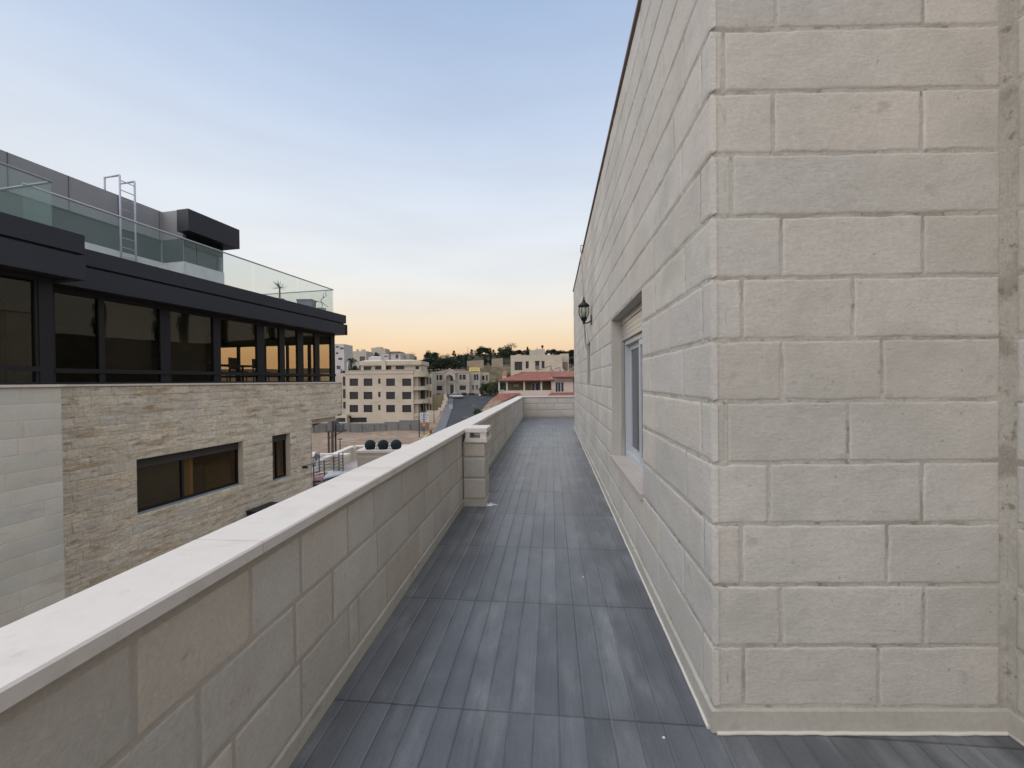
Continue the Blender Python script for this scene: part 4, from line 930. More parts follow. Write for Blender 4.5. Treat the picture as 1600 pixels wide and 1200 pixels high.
r0 = zz(600, 571, 94.4); r1 = zz(600, 562, 94.4); xa = at(562.4, 594, 94.4).x; xb = at(658.8, 594, 94.4).x
m = MB(); m.hexa([(xa+.6, 94.4, r0), (xb-.6, 94.4, r0), (xb, 103, r0), (xa, 103, r0), (xa, 94.6, r0+.15), (xb, 94.6, r0+.15), (xb, 103, r0+.15), (xa, 103, r0+.15)])
m.hexa([(xa, 94.45, r0+.15), (xb, 94.45, r0+.15), (xb, 103, r0+.15), (xa, 103, r0+.15), (xa, 94.45, r1-.35), (xb, 94.45, r1-.35), (xb, 103, r1-.35), (xa, 103, r1-.35)])
m.hexa([(xa, 94.45, r1-.35), (xb, 94.45, r1-.35), (xb, 103, r1-.35), (xa, 103, r1-.35), (xa+1.2, 95.5, r1), (xb-2.5, 95.5, r1), (xb-3.4, 102, r1), (xa+1.2, 102, r1)])
m.box(at(596.5, 594, 94.3).x, at(603, 594, 94.3).x, 94.2, 94.44, zA, r1-.1); m.build('roof', CREAMB, ab)
# rounded balconies on the right corner
cx = ax1; cyl = YA + 3.2; m = MB(); rad = 2.9
def curve(mb, z0, z1, r0_, a0=-90, a1=60, n=14, th=.25):
    for i in range(n):
        t0 = R(a0 + (a1-a0)*i/n); t1 = R(a0 + (a1-a0)*(i+1)/n)
        P = lambda t_, r: (cx + r*math.cos(t_), cyl + r*math.sin(t_))
        q = [P(t0, r0_-th), P(t1, r0_-th), P(t1, r0_), P(t0, r0_)]
        mb.hexa([(x, y, z0) for x, y in q] + [(x, y, z1) for x, y in q])
m.box(cx, cx+.9, YA+1.0, YA+10, -8.8, zA-.3)
for (pa, pb) in ((580, 588.5), (603.5, 609.5), (624.5, 630.8), (645.5, 662)):
    curve(m, zz(655, pb, YA), zz(655, pa, YA), rad, th=.3); 
for pb in (588.5, 609.5, 630.8, 651): z = zz(655, pb, YA); curve(m, z-.02, z+.25, rad+.18, th=3.0)
m.box(cx+.9, cx+3.6, YA+4.0, YA+10, -8.8, zA-.8)
m.build('rounded_balcony', CREAMB, ab)
for (za, zb) in ((588.7, 603), (609.7, 623.8), (631, 645)):
    k = MB(); k.box(cx+.95, cx+1.9, YA+3.9, YA+3.97, zz(655, zb, YA), zz(655, za, YA)-.1); k.build('window', WIN, ab)
    for a in (2.35, 3.05): k = MB(); k.box(cx+a, cx+a+.38, YA+3.9, YA+3.97, zz(655, zb-2.5, YA), zz(655, za+1.2, YA)-.1); k.build('window', WIN, ab)
# recessed left strip
m = MB(); xl = at(533.5, 594, 95).x; m.box(xl-5.0, ax0, 95.3, 103, -8.8, zz(536, 583, 95)); m.build('side_wall', CREAML, ab)
for (a, b) in ((588.5, 602.5), (608, 622), (628, 638.5)): k = MB(); k.box(xl+.25, ax0-.1, 95.2, 95.29, zz(536, b, 95), zz(536, a, 95)); k.build('window', WIN, ab)
# low annexe left of the block
an, _, _, _ = bld('low_annexe', 'low cream annexe with dark garage openings left of the apartment block', 91.5, 505, 541, zz(520, 648, 91.5), -8.8, CREAMB, [(526, 539.8, 653, 659.5)], 6)
# rooftop tanks on the block
m = MB(); c0 = at(587, 559, 99); w0 = at(577.5, 594, 99).x; w1_ = at(597, 594, 99).x; m.box(w0, w1_, 98.5, 100.5, r1, zz(587, 558, 99)); m.tube([(w0+.2, 99.5, zz(587, 558, 99)-.1), (w1_-.2, 99.5, zz(587, 558, 99)-.1)], .35, 8)
tag(m.build('roof_tank', WHITEB, loc=(c0.x, 99, r1)), 'white water tank lying on the roof of the cream apartment block', 'tank')
# concrete boundary wall of the sandy lot
cwall = thing('concrete_boundary_wall', (-28, 79, -8.6), 'long grey concrete wall between the sandy lot and the apartment block', 'wall')
m = MB(); xs = [at(p, 594, 79).x for p in (470, 545, 600, 623, 650, 669)]; tops = [660.5, 661.5, 659.5, 657, 656.5]
for i, (a, b) in enumerate(zip(xs[:-1], xs[1:])): m.box(a, b-.01, 79+.0*i, 79.3, -9.2, zz(600, tops[i], 79))
m.build('wall_panel', CONC, cwall)
m = MB(); x_ = xs[0]
while x_ < xs[-1]: m.box(x_, x_+.16, 78.93, 78.999, -9.0, -7.05); x_ += 2.4
m.build('pilaster', mat('darker_concrete', (.12, .12, .12), .9), cwall)
# stepped cream retaining wall by the road
rw = thing('stepped_retaining_wall', (-17, 97, -6), 'stepped cream wall climbing beside the road with an ochre panel behind', 'wall')
m = MB(); Yr = 97.5; m.box(at(674.5, 594, Yr).x, at(694.5, 594, Yr).x, Yr, Yr+.4, -8.8, zz(685, 616.5, Yr)); m.build('ochre_panel', OLIVE, rw)
m = MB(); steps = [(693, 697.5, 616), (695, 699, 621), (691, 697, 626), (689, 695, 632), (684, 692, 637), (666, 687, 641.5)]
for i, (a, b, t_) in enumerate(steps): Yk = 96.9 - .45*i; m.box(at(a, 594, Yk).x, at(b, 594, Yk).x, Yk, Yk+.38, -8.8, zz(690, t_, Yk))
m.build('stepped_face', CREAMB, rw)
# villa with arch
YV = 107.0
vw = [(681.2, 685, 586, 593.7), (686.4, 691, 586, 593.7), (681.7, 691, 603, 610), (718, 721.5, 585.5, 593.2), (722.8, 727.8, 585.5, 593.2), (718, 728, 602.3, 609.5)]
vi, vf, vx0, vx1 = bld('arched_villa', 'two storey villa with a tall arched entrance under a small gable', YV, 673.2, 733.2, zz(700, 580.8, YV), -3.2, CREAML, vw, 9, 'villa')
m = MB(); Yq = YV - 1.4; X = lambda p: at(p, 594, Yq).x; Z = lambda p: zz(702, p, Yq)
xa, xb, xc, xd = X(694), X(696.6), X(708), X(711.4); xm = (xb+xc)/2; rr = (xc-xb)/2; zsp = Z(591.5)
# gable front with arched opening: strips between arch curve and gable line
def gable(x): return Z(577) - abs(x-xm)*(Z(577)-Z(583.5))/((xd-xa)/2)
n = 16
for i in range(n):
    a = xb + (xc-xb)*i/n; b = xb + (xc-xb)*(i+1)/n
    za = zsp + math.sqrt(max(0, rr**2-(a-xm)**2)); zb = zsp + math.sqrt(max(0, rr**2-(b-xm)**2))
    m.hexa([(a, Yq, za), (b, Yq, zb), (b, Yq+.5, zb), (a, Yq+.5, za), (a, Yq, gable(a)), (b, Yq, gable(b)), (b, Yq+.5, gable(b)), (a, Yq+.5, gable(a))])
for a, b in ((xa, xb), (xc, xd)): m.hexa([(a, Yq, Z(594)), (b, Yq, Z(594)), (b, Yq+.5, Z(594)), (a, Yq+.5, Z(594)), (a, Yq, gable(a)), (b, Yq, gable(b)), (b, Yq+.5, gable(b)), (a, Yq+.5, gable(a))])
m.hexa([(xa-.2, Yq-.15, gable(xa)+.0), (xm, Yq-.15, gable(xm)), (xm, YV, gable(xm)), (xa-.2, YV, gable(xa)), (xa-.2, Yq-.15, gable(xa)+.25), (xm, Yq-.15, gable(xm)+.25), (xm, YV, gable(xm)+.25), (xa-.2, YV, gable(xa)+.25)])
m.hexa([(xm, Yq-.15, gable(xm)), (xd+.2, Yq-.15, gable(xd)), (xd+.2, YV, gable(xd)), (xm, YV, gable(xm)), (xm, Yq-.15, gable(xm)+.25), (xd+.2, Yq-.15, gable(xd)+.25), (xd+.2, YV, gable(xd)+.25), (xm, YV, gable(xm)+.25)])
m.build('gabled_porch', CREAML, vi)
for a, b in ((xa, xb), (xc, xd)):
    c_ = (a+b)/2; k = MB(); k.lathe((c_, Yq+.25, -2.9), [(.26, 0), (.26, .5), (.19, .6), (.17, zsp+2.6), (.25, zsp+2.7), (.27, zsp+2.9)], 12); k.build('column', WHITEB, vi)
k = MB(); k.box(X(702.3), X(708), YV-.06, YV-.01, -2.8, Z(601.5)); k.build('door', WIN, vi)
k = MB(); k.box(X(702.5), X(707.5), YV-.06, YV-.01, Z(595), Z(587)); k.build('window', WIN, vi)
k = MB(); k.box(X(700), X(708), Yq+.6, Yq+.75, Z(599), Z(596.2)); k.build('balcony', CREAML, vi)
m = MB(); 
for px in (686, 723): 
    xcn = X(px); w_ = 1.2
    for i in range(8):
        t0 = R(20*i+10); m.box(xcn + w_*math.cos(t0)-.1, xcn + w_*math.cos(t0)+.14, YV-.15, YV-.01, Z(602.3) + .4*math.sin(t0), Z(602.3) + .4*math.sin(t0)+.15)
m.box(vx0-.1, xa, YV-.12, YV-.01, Z(596.5), Z(595.5)); m.box(xd, vx1+.1, YV-.12, YV-.01, Z(596.5), Z(595.5)); m.box(vx0-.2, xa, YV-.2, YV-.005, Z(582), Z(581)); m.box(xd, vx1+.2, YV-.2, YV-.005, Z(582), Z(580.6))
m.build('trim', WHITEB, vi)
m = MB(); m.hexa([(vx0+1, YV+1, Z(581)), (vx1-1, YV+1, Z(581)), (vx1-1, YV+8.5, Z(581)), (vx0+1, YV+8.5, Z(581)), (vx0+3, YV+4, Z(576.5)), (vx1-3, YV+4, Z(576.5)), (vx1-3, YV+5, Z(576.5)), (vx0+3, YV+5, Z(576.5))]); m.build('tiled_roof', mat('dull_red_tiles', (.17, .09, .07), .9), vi)
v2, _, _, _ = bld('villa_wing', 'plain cream side wing of the villa below the yellow sign', 108.5, 733.4, 750.5, zz(740, 582, 108.5), -3.2, CREAML, [(740, 748, 585, 594), (736.8, 741, 601.7, 609), (743, 747.3, 601.7, 609)], 7, 'villa', frames=True)
v3, _, _, _ = bld('garden_house', 'small pale house behind the dark bushes right of the villa', 112, 751, 763.5, zz(757, 582, 112), -3.0, CREAML, [(753, 757, 587, 594), (759.5, 762, 586, 595)], 6, 'house')
# yellow sign on the roof
sg = thing('roof_sign', at(741.5, 578, 108.8), 'pale board in a bright yellow frame on the roof of the villa wing', 'sign')
Ys = 108.8; a, b = at(733.4, 594, Ys).x, at(750, 594, Ys).x; z0, z1 = zz(741, 580.3, Ys), zz(741, 574, Ys)
m = MB(); 
for q in ((a, a+.18, z0-.6, z1), (b-.18, b, z0-.6, z1), (a+.18, b-.18, z1-.18, z1), (a+.18, b-.18, z0+.05, z0+.18)): m.box(q[0], q[1], Ys-.06, Ys+.06, q[2], q[3])
m.build('frame', YELLOW, sg); m = MB(); m.box(a+.18, b-.18, Ys-.02, Ys+.02, z0+.18, z1-.18); m.build('board', PALEY, sg)
m = MB(); r_ = random.Random(6); x_ = a+.5
while x_ < b-.6: w_ = r_.uniform(.08, .3); m.box(x_, x_+w_, Ys-.03, Ys-.021, z0+.38, z0+.38+r_.uniform(.12, .3)); x_ += w_+.1
m.build('lettering', mat('ochre_lettering', (.45, .36, .10), .8), sg)
# red roofed house
YH = 78.0; X = lambda p, Y=YH: at(p, 594, Y).x; Z = lambda p, px=840, Y=YH: zz(px, p, Y)
rh = thing('red_roofed_house', (X(840), YH+4, -4.5), 'pink rendered house with a red tiled hip roof beyond the far parapet', 'house')
m = MB(); fr = frame((X(861.5), YH, 0), (1, 0), (0, -1)); W_ = X(895.7)-X(861.5); hw = [(X(867.6)-X(861.5), X(881.2)-X(861.5), Z(612.8), Z(597.3))]
panel(m, fr, 0, W_, -8, Z(589.5), hw, .25); m.box(X(861.5), X(861.5)+.25, YH+.25, YH+8, -8, Z(589.5)); m.box(X(895.7), X(915), YH+1.2, YH+1.45, -8, Z(589.5))
m.box(X(787), X(861.5), YH-.2, YH, -8, Z(609.8)); m.box(X(778.7), X(787), YH+.4, YH+.6, -8, Z(608.5)); m.build('wall', PINKB, rh)
m = MB(); m.box(X(792), X(861.3), YH+2.6, YH+2.85, -6, Z(593)); m.box(X(787), X(861.3), YH, YH+2.6, Z(613)-.1, Z(613)); m.box(X(861.2), X(861.45), YH+.01, YH+2.6, -4, Z(593)); m.build('loggia_back_wall', OLIVE, rh)
m = MB(); 
for px in (779.7, 784, 791.9, 819, 845.8): m.box(X(px)-.14, X(px)+.14, YH+(.4 if px < 787 else 0), YH+(.68 if px < 787 else .28), Z(610), Z(594.2))
cols_ = m
for i, px in enumerate((779.7, 791.9, 819, 845.8)):
    k = MB(); k.box(X(px)-.15, X(px)+.15, YH+.0, YH+.3, Z(609.8), Z(594.5)); k.box(X(px)-.2, X(px)+.2, YH-.05, YH+.35, Z(595.6), Z(594.6)); k.build('column', WHITEB, rh)
k = MB(); k.box(X(831.5), X(844), YH+2.5, YH+2.595, Z(613), Z(598.5)); wo = k.build('door', WFRAME, rh)
for a, b in ((832.3, 836), (838.3, 843.3)): k = MB(); k.box(X(a), X(b), YH+2.46, YH+2.499, Z(612.5), Z(599.2)); k.build('pane', WIN, wo)
k = MB(); k.fbox(fr, hw[0][0], hw[0][1], -.2, -.12, hw[0][2], hw[0][3]); wo = k.build('window', WFRAME, rh)
for a, b in ((868.4, 871.4), (872.2, 875.7), (877, 880.4)): k = MB(); k.box(X(a), X(b), YH+.08, YH+.118, Z(612.3), Z(598)); k.build('pane', WIN, wo)
k = MB(); k.box(X(803), X(811), YH+2.5, YH+2.595, Z(604.5), Z(600)); k.build('hatch', CREAML, rh)
# hip roof with tile rows
def tiled(mb, p00, p10, p01, p11, nu=60, nv=14, amp=.05):
    p00, p10, p01, p11 = map(Vector, (p00, p10, p01, p11)); nrm = (p10-p00).cross(p01-p00).normalized()
    if nrm.z < 0: nrm = -nrm
    n0 = len(mb.v)
    for j in range(nv+1):
        for i in range(nu+1):
            u_, v_ = i/nu, j/nv; p = (p00*(1-u_)+p10*u_)*(1-v_) + (p01*(1-u_)+p11*u_)*v_; mb.v.append(p + nrm*(amp*(i % 2) + .02*(j % 2)))
    for j in range(nv):
        for i in range(nu): a = n0+j*(nu+1)+i; k_ = .82+.36*noise.random(); mb.face([a, a+1, a+nu+2, a+nu+1], 0, (k_, k_, k_))
TILE2 = mat('red_roof_tile_stone', (.27, .115, .085), .85, var=(.8, .2), fine=(6, .12), attr=True)
m = MB(); zE = Z(594.2); zE2 = Z(589.3); zR_ = zz(840, 581, YH+4.5)
xe0, xe1, xr0 = X(778.2), X(862), X(816, YH+4.5)
tiled(m, (xe0, YH-.5, zE), (xe1, YH-.5, zE-.0), (xr0, YH+4.5, zR_), (X(866, YH+4.5), YH+4.5, zR_))
tiled(m, (xe1, YH-.5, zE+.0), (X(864), YH-.5, zE), (X(866, YH+4.5), YH+4.5, zR_), (X(868, YH+4.5), YH+4.5, zR_), 2, 10)
tiled(m, (X(862.5), YH-.7, zE2), (X(925), YH-.7, zE2), (X(864, YH+4.5), YH+4.5, zR_+.05), (X(925, YH+4.5), YH+4.5, zR_+.05))
tiled(m, (xe0, YH+9.5, zE), (xe0, YH-.5, zE), (xr0, YH+4.6, zR_), (xr0, YH+4.5, zR_), 20, 10)
tiled(m, (xe1+8, YH+9.5, zE), (xe0, YH+9.5, zE), (X(925, YH+4.5), YH+4.5, zR_), (xr0, YH+4.6, zR_))
m.poly([(xe0, YH-.5, zE-.12), (X(925), YH-.5, zE-.12), (X(925), YH+9.5, zE-.12), (xe0, YH+9.5, zE-.12)])
m.build('roof', TILE2, rh)
m = MB(); m.box(xe0-.02, xe1, YH-.62, YH-.52, zE-.18, zE+.02); m.box(X(862.5), X(925), YH-.82, YH-.72, zE2-.2, zE2+.03); m.build('eaves_gutter', mat('dark_red_gutter', (.12, .05, .04), .7), rh)
m = MB(); tiled(m, (X(770), YH-4.5, Z(624)), (X(790), YH-6.0, Z(622)), (X(778), YH-.3, Z(615)), (X(813), YH-.3, Z(613.5)), 24, 8)
tiled(m, (X(850), YH-2.5, Z(621)), (X(905), YH-2.5, Z(621)), (X(861), YH-.05, Z(614)), (X(905), YH-.05, Z(613.5)), 36, 6); m.build('lower_roof', TILE2, rh)
# turret
m = MB(); Yt = YH+4; xt = at(788.5, 594, Yt).x; zt0 = zz(788, 591, Yt); zt1 = zz(788, 585.5, Yt); zt2 = zz(788, 577.8, Yt)
m.box(xt-.42, xt+.42, Yt-.42, Yt+.42, zt0-.8, zt1); m.build('chimney', PINKB, rh)
m = MB()
for i in range(4):
    c4 = [(-.62,-.62), (.62,-.62), (.62,.62), (-.62,.62)]; a = c4[i]; b = c4[(i+1) % 4]; m.poly([(xt+a[0], Yt+a[1], zt1+.002), (xt+b[0], Yt+b[1], zt1+.002), (xt, Yt, zt2)])
m.poly([(xt+x, Yt+y, zt1+.001) for x, y in ((-.62,.62),(.62,.62),(.62,-.62),(-.62,-.62))]); m.build('chimney_cap', mat('orange_tile', (.33, .16, .09), .85), rh)
# solar heaters on the red roof
def solar(px0, px1, y0, y1, Y, lab):
    a = at(px0, y1, Y); b = at(px1, y0, Y); e = thing('solar_water_heater', (a.x, Y, a.z), lab, 'solar heater', 'solar water heaters on the red roof')
    m = MB(); m.hexa([(a.x, Y-.4, a.z), (b.x, Y-.4, b.z-.0), (b.x, Y+.8, b.z), (a.x, Y+.8, a.z), (a.x, Y-.4, a.z+.10), (b.x, Y-.4, b.z+.10), (b.x, Y+.8, b.z+.10), (a.x, Y+.8, a.z+.10)]); m.build('collector', SOLAR, e)
    m = MB(); m.tube([(b.x+.35, Y-.5, b.z-.55), (b.x+.35, Y+.9, b.z-.55)], .3, 12); m.build('tank', WHITEB, e)
    m = MB()
    for y in (Y-.35, Y+.75): m.box(b.x-.1, b.x-.04, y, y+.06, a.z-.3, b.z); m.box(b.x+.3, b.x+.36, y, y+.06, a.z-.3, b.z-.84)
    m.build('stand', METAL, e)
solar(837.5, 861.5, 571.5, 580.5, YH+5, 'solar heater on the red roof with its dark panel sloping up to the right')
solar(863, 875.5, 574.5, 577.5, YH+5.5, 'flatter solar heater with a white tank in the middle of the red roof')
solar(889.5, 897, 573.5, 580, YH+5.2, 'solar heater at the right end of the red roof beside the lantern wall')
# beige house behind
YB = 112.0
bh, bfr, bx0, bx1 = bld('beige_flat_roofed_house', 'beige flat roofed house with a dark balcony recess behind the red roof', YB, 798.2, 879, zz(840, 554.8, YB), -2.5, CREAMB, [(804, 816, 565.2, 578.4), (821.3, 826.2, 564.5, 575.8), (836.2, 842.8, 564, 577.5), (846.2, 851, 564, 575)], 9, 'house')
m = MB(); Xb = lambda p, Y=YB: at(p, 594, Y).x; m.box(Xb(829.2), Xb(839.5), YB+2, YB+5, zz(840, 556, YB), zz(835, 547, YB+2)); m.box(Xb(839.5), Xb(852.3), YB+1.5, YB+6, zz(840, 556, YB), zz(846, 545.3, YB+1.5)); m.build('stair_block', CREAML, bh)
m = MB(); m.box(bx1, Xb(891), YB+2.5, YB+8, -2.5, zz(885, 552.5, YB+2.5)); m.build('side_block', CREAMB, bh)
k = MB(); k.box(Xb(877), Xb(889), YB+2.3, YB+2.49, zz(885, 578, YB), zz(885, 565, YB)); k.build('stone_panel', mat('brown_rubble', (.24, .19, .15), .95, fine=(2, .3)), bh)
k = MB(); k.box(Xb(836.2), Xb(842.8), YB+.06, YB+.1, zz(839, 577, YB), zz(839, 571.5, YB)); k.build('balcony_rail', METAL, bh)
k = MB(); k.box(Xb(803), Xb(817), YB-.15, YB-.01, zz(810, 565.2, YB), zz(810, 564.6, YB)); k.box(Xb(834.5), Xb(844), YB-.3, YB-.01, zz(839, 564, YB), zz(839, 563.3, YB)); k.build('lintel', CREAML, bh)
p = at(857.8, 554, YB+1.5); m = MB(); m.lathe((p.x, p.y, p.z-.45), [(.55, 0), (.55, .35), (.45, .6), (.2, .75), (.02, .78)], 14); tag(m.build('water_tank', WHITEB, loc=p), 'white dome topped water tank on the beige roof', 'tank')
p = at(847.5, 545, YB+3); m = MB(); m.lathe((p.x, p.y, p.z-.2), [(.1, 0), (.1, .4), (.34, .6), (.36, 1.0), (.2, 1.25), (.02, 1.3)], 12); tag(m.build('roof_finial', RUST, loc=p), 'brown round ventilator on top of the beige stair block', 'ventilator')
p = at(835, 547, YB+3); m = MB(); m.tube([p + Vector((0,0,-.2)), p + Vector((.5,0,.3)), p + Vector((1.1, 0, .75))], .05, 5); tag(m.build('roof_antenna', METAL, loc=p), 'thin slanting antenna on the beige roof', 'antenna')
# distant pale houses, left
dist = [
 ('white_tower_house', 'tall white tower house right beside the glazed corner of the modern building', 128, 519, 538.2, 537.5, WHITEB, [(524, 530, 541, 543.2), (531.3, 537, 543, 545.8), (524.5, 529, 550.5, 553.2), (528.5, 535, 559, 562.5), (526, 532, 571.5, 577)]),
 ('pale_hill_house', 'wide pale house on the hill with three small rooftop boxes', 150, 538.6, 573, 548.8, CREAML, [(541, 546, 557, 562), (562, 570.5, 557.2, 566)]),
 ('gabled_hill_house', 'pinkish house with a stepped top at the centre of the hilltop row', 158, 572, 603, 551.5, CREAML, [(575, 579, 556, 560)]),
 ('bright_white_house', 'small bright white house with one grey window on the hilltop', 135, 608, 626, 551.3, WHITEB, [(618, 622.6, 554, 560.3)]),
 ('white_low_house', 'low white house left of the bright one on the hilltop', 138, 597, 608.5, 553.2, WHITEB, [(600, 606, 556, 557.5)]),
 ('flat_pale_house', 'low pale house with a sloping parapet at the right end of the hilltop row', 140, 626, 640, 552.5, CREAML, [(629, 633, 556.5, 559)]),
]
for (nm, lab, Y, a, b, yt, mt, ws) in dist:
    e, f_, x0, x1 = bld(nm, lab, Y, a, b, zz((a+b)/2, yt, Y), -3.5, mt, ws, 7, 'house', winm=mat('grey_far_window', (.10, .10, .12), .4, fine=(0,0)))
    if nm == 'pale_hill_house':
        m = MB(); r_ = random.Random(2)
        for px, w in ((546, 4), (557, 2.6), (566, 5)): m.box(at(px-w/2, 594, Y).x, at(px+w/2, 594, Y).x, Y+1, Y+2, zz(px, 549.5, Y), zz(px, 545.6, Y))
        m.build('roof_box', mt, e)
    if nm == 'gabled_hill_house':
        m = MB(); zb = zz(590, 552, Y); m.hexa([(at(580, 594, Y).x, Y+.5, zb), (at(602.5, 594, Y).x, Y+.5, zb), (at(602.5, 594, Y).x, Y+6, zb), (at(580, 594, Y).x, Y+6, zb)] + [(at(580, 594, Y).x, Y+.5, zz(580, 543, Y)), (at(602.5, 594, Y).x, Y+.5, zz(602, 544.5, Y)), (at(602.5, 594, Y).x, Y+6, zz(602, 544.5, Y)), (at(580, 594, Y).x, Y+6, zz(580, 543, Y))])
        m.box(at(586, 594, Y).x, at(594.5, 594, Y).x, Y+1, Y+4, zb, zz(590, 541.8, Y)); m.build('upper_storey', mt, e)
    if nm == 'bright_white_house':
        m = MB(); m.box(at(608, 594, Y).x, at(625.5, 594, Y).x, Y-.5, Y+6, zz(617, 551.2, Y), zz(617, 549.3, Y)); m.box(at(608, 594, Y).x, at(611, 594, Y).x, Y-.06, Y-.01, -1, zz(617, 551.3, Y)); m.build('roof', mat('mauve_roof', (.25, .18, .17), .9), e)
# retaining walls on the field
for (a, b, yt, yb, Y, lab) in ((730, 755.5, 562.8, 575, 158, 'beige retaining wall on the hill above the yellow sign'), (768.5, 786, 559.5, 571, 165, 'beige retaining wall on the hill behind the two round trees')):
    x0, x1 = at(a, 594, Y).x, at(b, 594, Y).x; m = MB(); m.hexa([(x0, Y, 0), (x1, Y+1, 0), (x1, Y+2, 0), (x0, Y+1, 0), (x0, Y, zz(a, yt+1.2, Y)), (x1, Y+1, zz(b, yt-.5, Y)), (x1, Y+2, zz(b, yt-.5, Y)), (x0, Y+1, zz(a, yt+1.2, Y))])
    tag(m.build('retaining_wall', mat('hill_retaining_stone', (.36, .29, .22), .95, var=(.3, .15), fine=(3, .1)), loc=(x0, Y, ground(x0, Y))), lab, 'wall', 'retaining walls on the hill')
# ------------------------------------------------------------------ street furniture
def gy(X, Y): return max(ground(X, Y, False), lerp(ROADZ, Y) if -17 < X < -4 else -99)
sp_ = thing('sign_post', at(661.5, 668, 73), 'thin street post carrying a white board and a round orange warning sign', 'sign post')
Yp = 73.0; c0 = at(661.6, 594, Yp).x; m = MB(); m.tube([(c0, Yp, ground(c0, Yp)-.2), (c0, Yp, zz(661, 627, Yp))], .055, 8); m.tube([(c0-.55, Yp, zz(661, 631, Yp)), (c0+.4, Yp, zz(661, 629.5, Yp))], .03, 6); m.build('post', WOOD, sp_)
m = MB(); a, b, z0, z1 = at(656, 594, Yp).x, at(669, 594, Yp).x, zz(661, 660, Yp), zz(661, 644.8, Yp); m.box(a, b, Yp+.06, Yp+.10, z0, z1); bo = m.build('board', WHITEP, sp_)
m = MB(); r_ = random.Random(12)
for i in range(5):
    x_ = a+.1; zr = z1 - .22 - .33*i
    while x_ < b-.25: w_ = r_.uniform(.06, .24); m.box(x_, min(x_+w_, b-.06), Yp+.045, Yp+.059, zr-.10, zr-.10+r_.uniform(.06, .17)); x_ += w_+.05
m.build('lettering', BLUE, bo)
m = MB(); c_ = Vector((c0, Yp-.08, zz(661, 663.5, Yp))); m.tube([c_, c_ + Vector((0, .03, 0))], .42, 20); ro = m.build('warning_disc', ORANGE, sp_)
m = MB(); m.tube([c_ + Vector((0, -.012, 0)), c_ + Vector((0, -.001, 0))], .26, 3); m.build('symbol', mat('pale_orange', (.55, .28, .12), .6), ro)
def pole(px, ytop, Y, r, lab, mt=WOOD, cross=False, ybase=None, nm='utility_pole'):
    x = at(px, 594, Y).x; zb = ground(x, Y)-.2; m = MB(); m.tube([(x, Y, zb), (x, Y, zz(px, ytop, Y))], [r, r*.75], 8)
    if cross: z = zz(px, ytop+1, Y); m.box(x-cross, x+cross, Y-.05, Y+.05, z-.08, z+.05)
    tag(m.build(nm, mt, loc=(x, Y, zb)), lab, 'pole')
pole(654.0, 636, 70, .10, 'dark wooden pole just left of the white street board')
pole(677.5, 641, 84, .09, 'slim brown pole at the foot of the stepped wall')
pole(750.6, 588, 106, .07, 'thin dark pole in front of the villa wing', METAL)
pole(731.5, 541.5, 228, .12, 'thin lamp pole alone on the ridge line', METAL, nm='lamp_pole')
pole(530, 685, 58, .09, 'short brown post with a crossbar right of the transformer stand', RUST, cross=.35, nm='marker_post')
p = at(672.3, 661, 74); m = MB(); m.lathe((p.x, p.y, ground(p.x, 74)), [(.28, 0), (.28, .9), (.24, 1.0), (.02, 1.02)], 12); tag(m.build('orange_barrel', mat('faded_orange_plastic', (.36, .16, .07), .8), loc=(p.x, p.y, ground(p.x, 74))), 'faded orange barrel beside the white street board', 'barrel')
m = MB(); p = at(750, 617, 104); m.lathe((p.x, p.y, ground(p.x, 104, False)+.05), [(.25, 0), (.35, .2), (.3, .5), (.05, .6)], 10); tag(m.build('white_boulder', WHITEB, loc=(p.x, p.y, ground(p.x, 104, False))), 'small white boulder at the far edge of the road', 'boulder')
# small kiosk sign panel by pavement
p = at(705, 633, 93); m = MB(); zg_ = lerp(ROADZ, 93)+.2; m.box(p.x-.55, p.x+.35, 93, 93.12, zg_, zg_+1.1); m.box(p.x-.6, p.x+.4, 92.95, 93.17, zg_+1.1, zg_+1.17); tag(m.build('street_cabinet', mat('pale_blue_grey_metal', (.34, .37, .40), .6), loc=(p.x, 93, zg_)), 'pale grey cabinet on the pavement beside the stepped wall', 'cabinet')
# yellow kerb
m = MB(); 
for i in range(6): Y = 66 + 1.3*i; x = lerp(ROADL, Y) - 2.2 + .0*i; z = lerp(ROADZ, Y); m.box(x-.1, x+.1, Y, Y+1.1, z-.1, z+.28)
tag(m.build('yellow_kerb', YELLOW, loc=(lerp(ROADL, 66)-2.2, 66, lerp(ROADZ, 66))), 'yellow painted kerb stones curving beside the lot at the road edge', 'kerb')
# electricity transformer on posts
YT = 52.0; tr = thing('transformer_stand', at(518, 715, YT), 'grey electricity transformer on a platform of four rusty posts in the sandy lot', 'transformer')
zg_ = ground(at(518, 594, YT).x, YT); zpl = zz(518, 673.5, YT)
for px, Y in ((512.2, YT), (517, YT+1.2), (518.6, YT-.3), (523, YT+.8)):
    x = at(px, 594, Y).x; m = MB(); m.box(x-.09, x+.09, Y-.09, Y+.09, zg_-.3, zz(px, 646 if px < 520 else 668, Y)); m.build('post', RUST if px != 517 else METAL, tr)
m = MB(); xa, xb = at(510.5, 594, YT).x, at(534.5, 594, YT).x; m.box(xa, xb, YT-.4, YT+1.5, zpl-.12, zpl); m.tube([(xb-.1, YT+.2, zpl-.1), (at(511.5, 594, YT).x, YT+.2, zz(512, 685, YT))], .05, 6); m.build('platform', RUST, tr)
m = MB(); m.box(at(511.5, 594, YT).x, at(522.5, 594, YT).x, YT-.1, YT+1.1, zpl+.002, zz(516, 655, YT)); m.box(at(513, 594, YT).x, at(518.5, 594, YT).x, YT, YT+.8, zz(516, 655, YT), zz(516, 647, YT)); m.build('transformer_tank', METAL, tr)
m = MB()
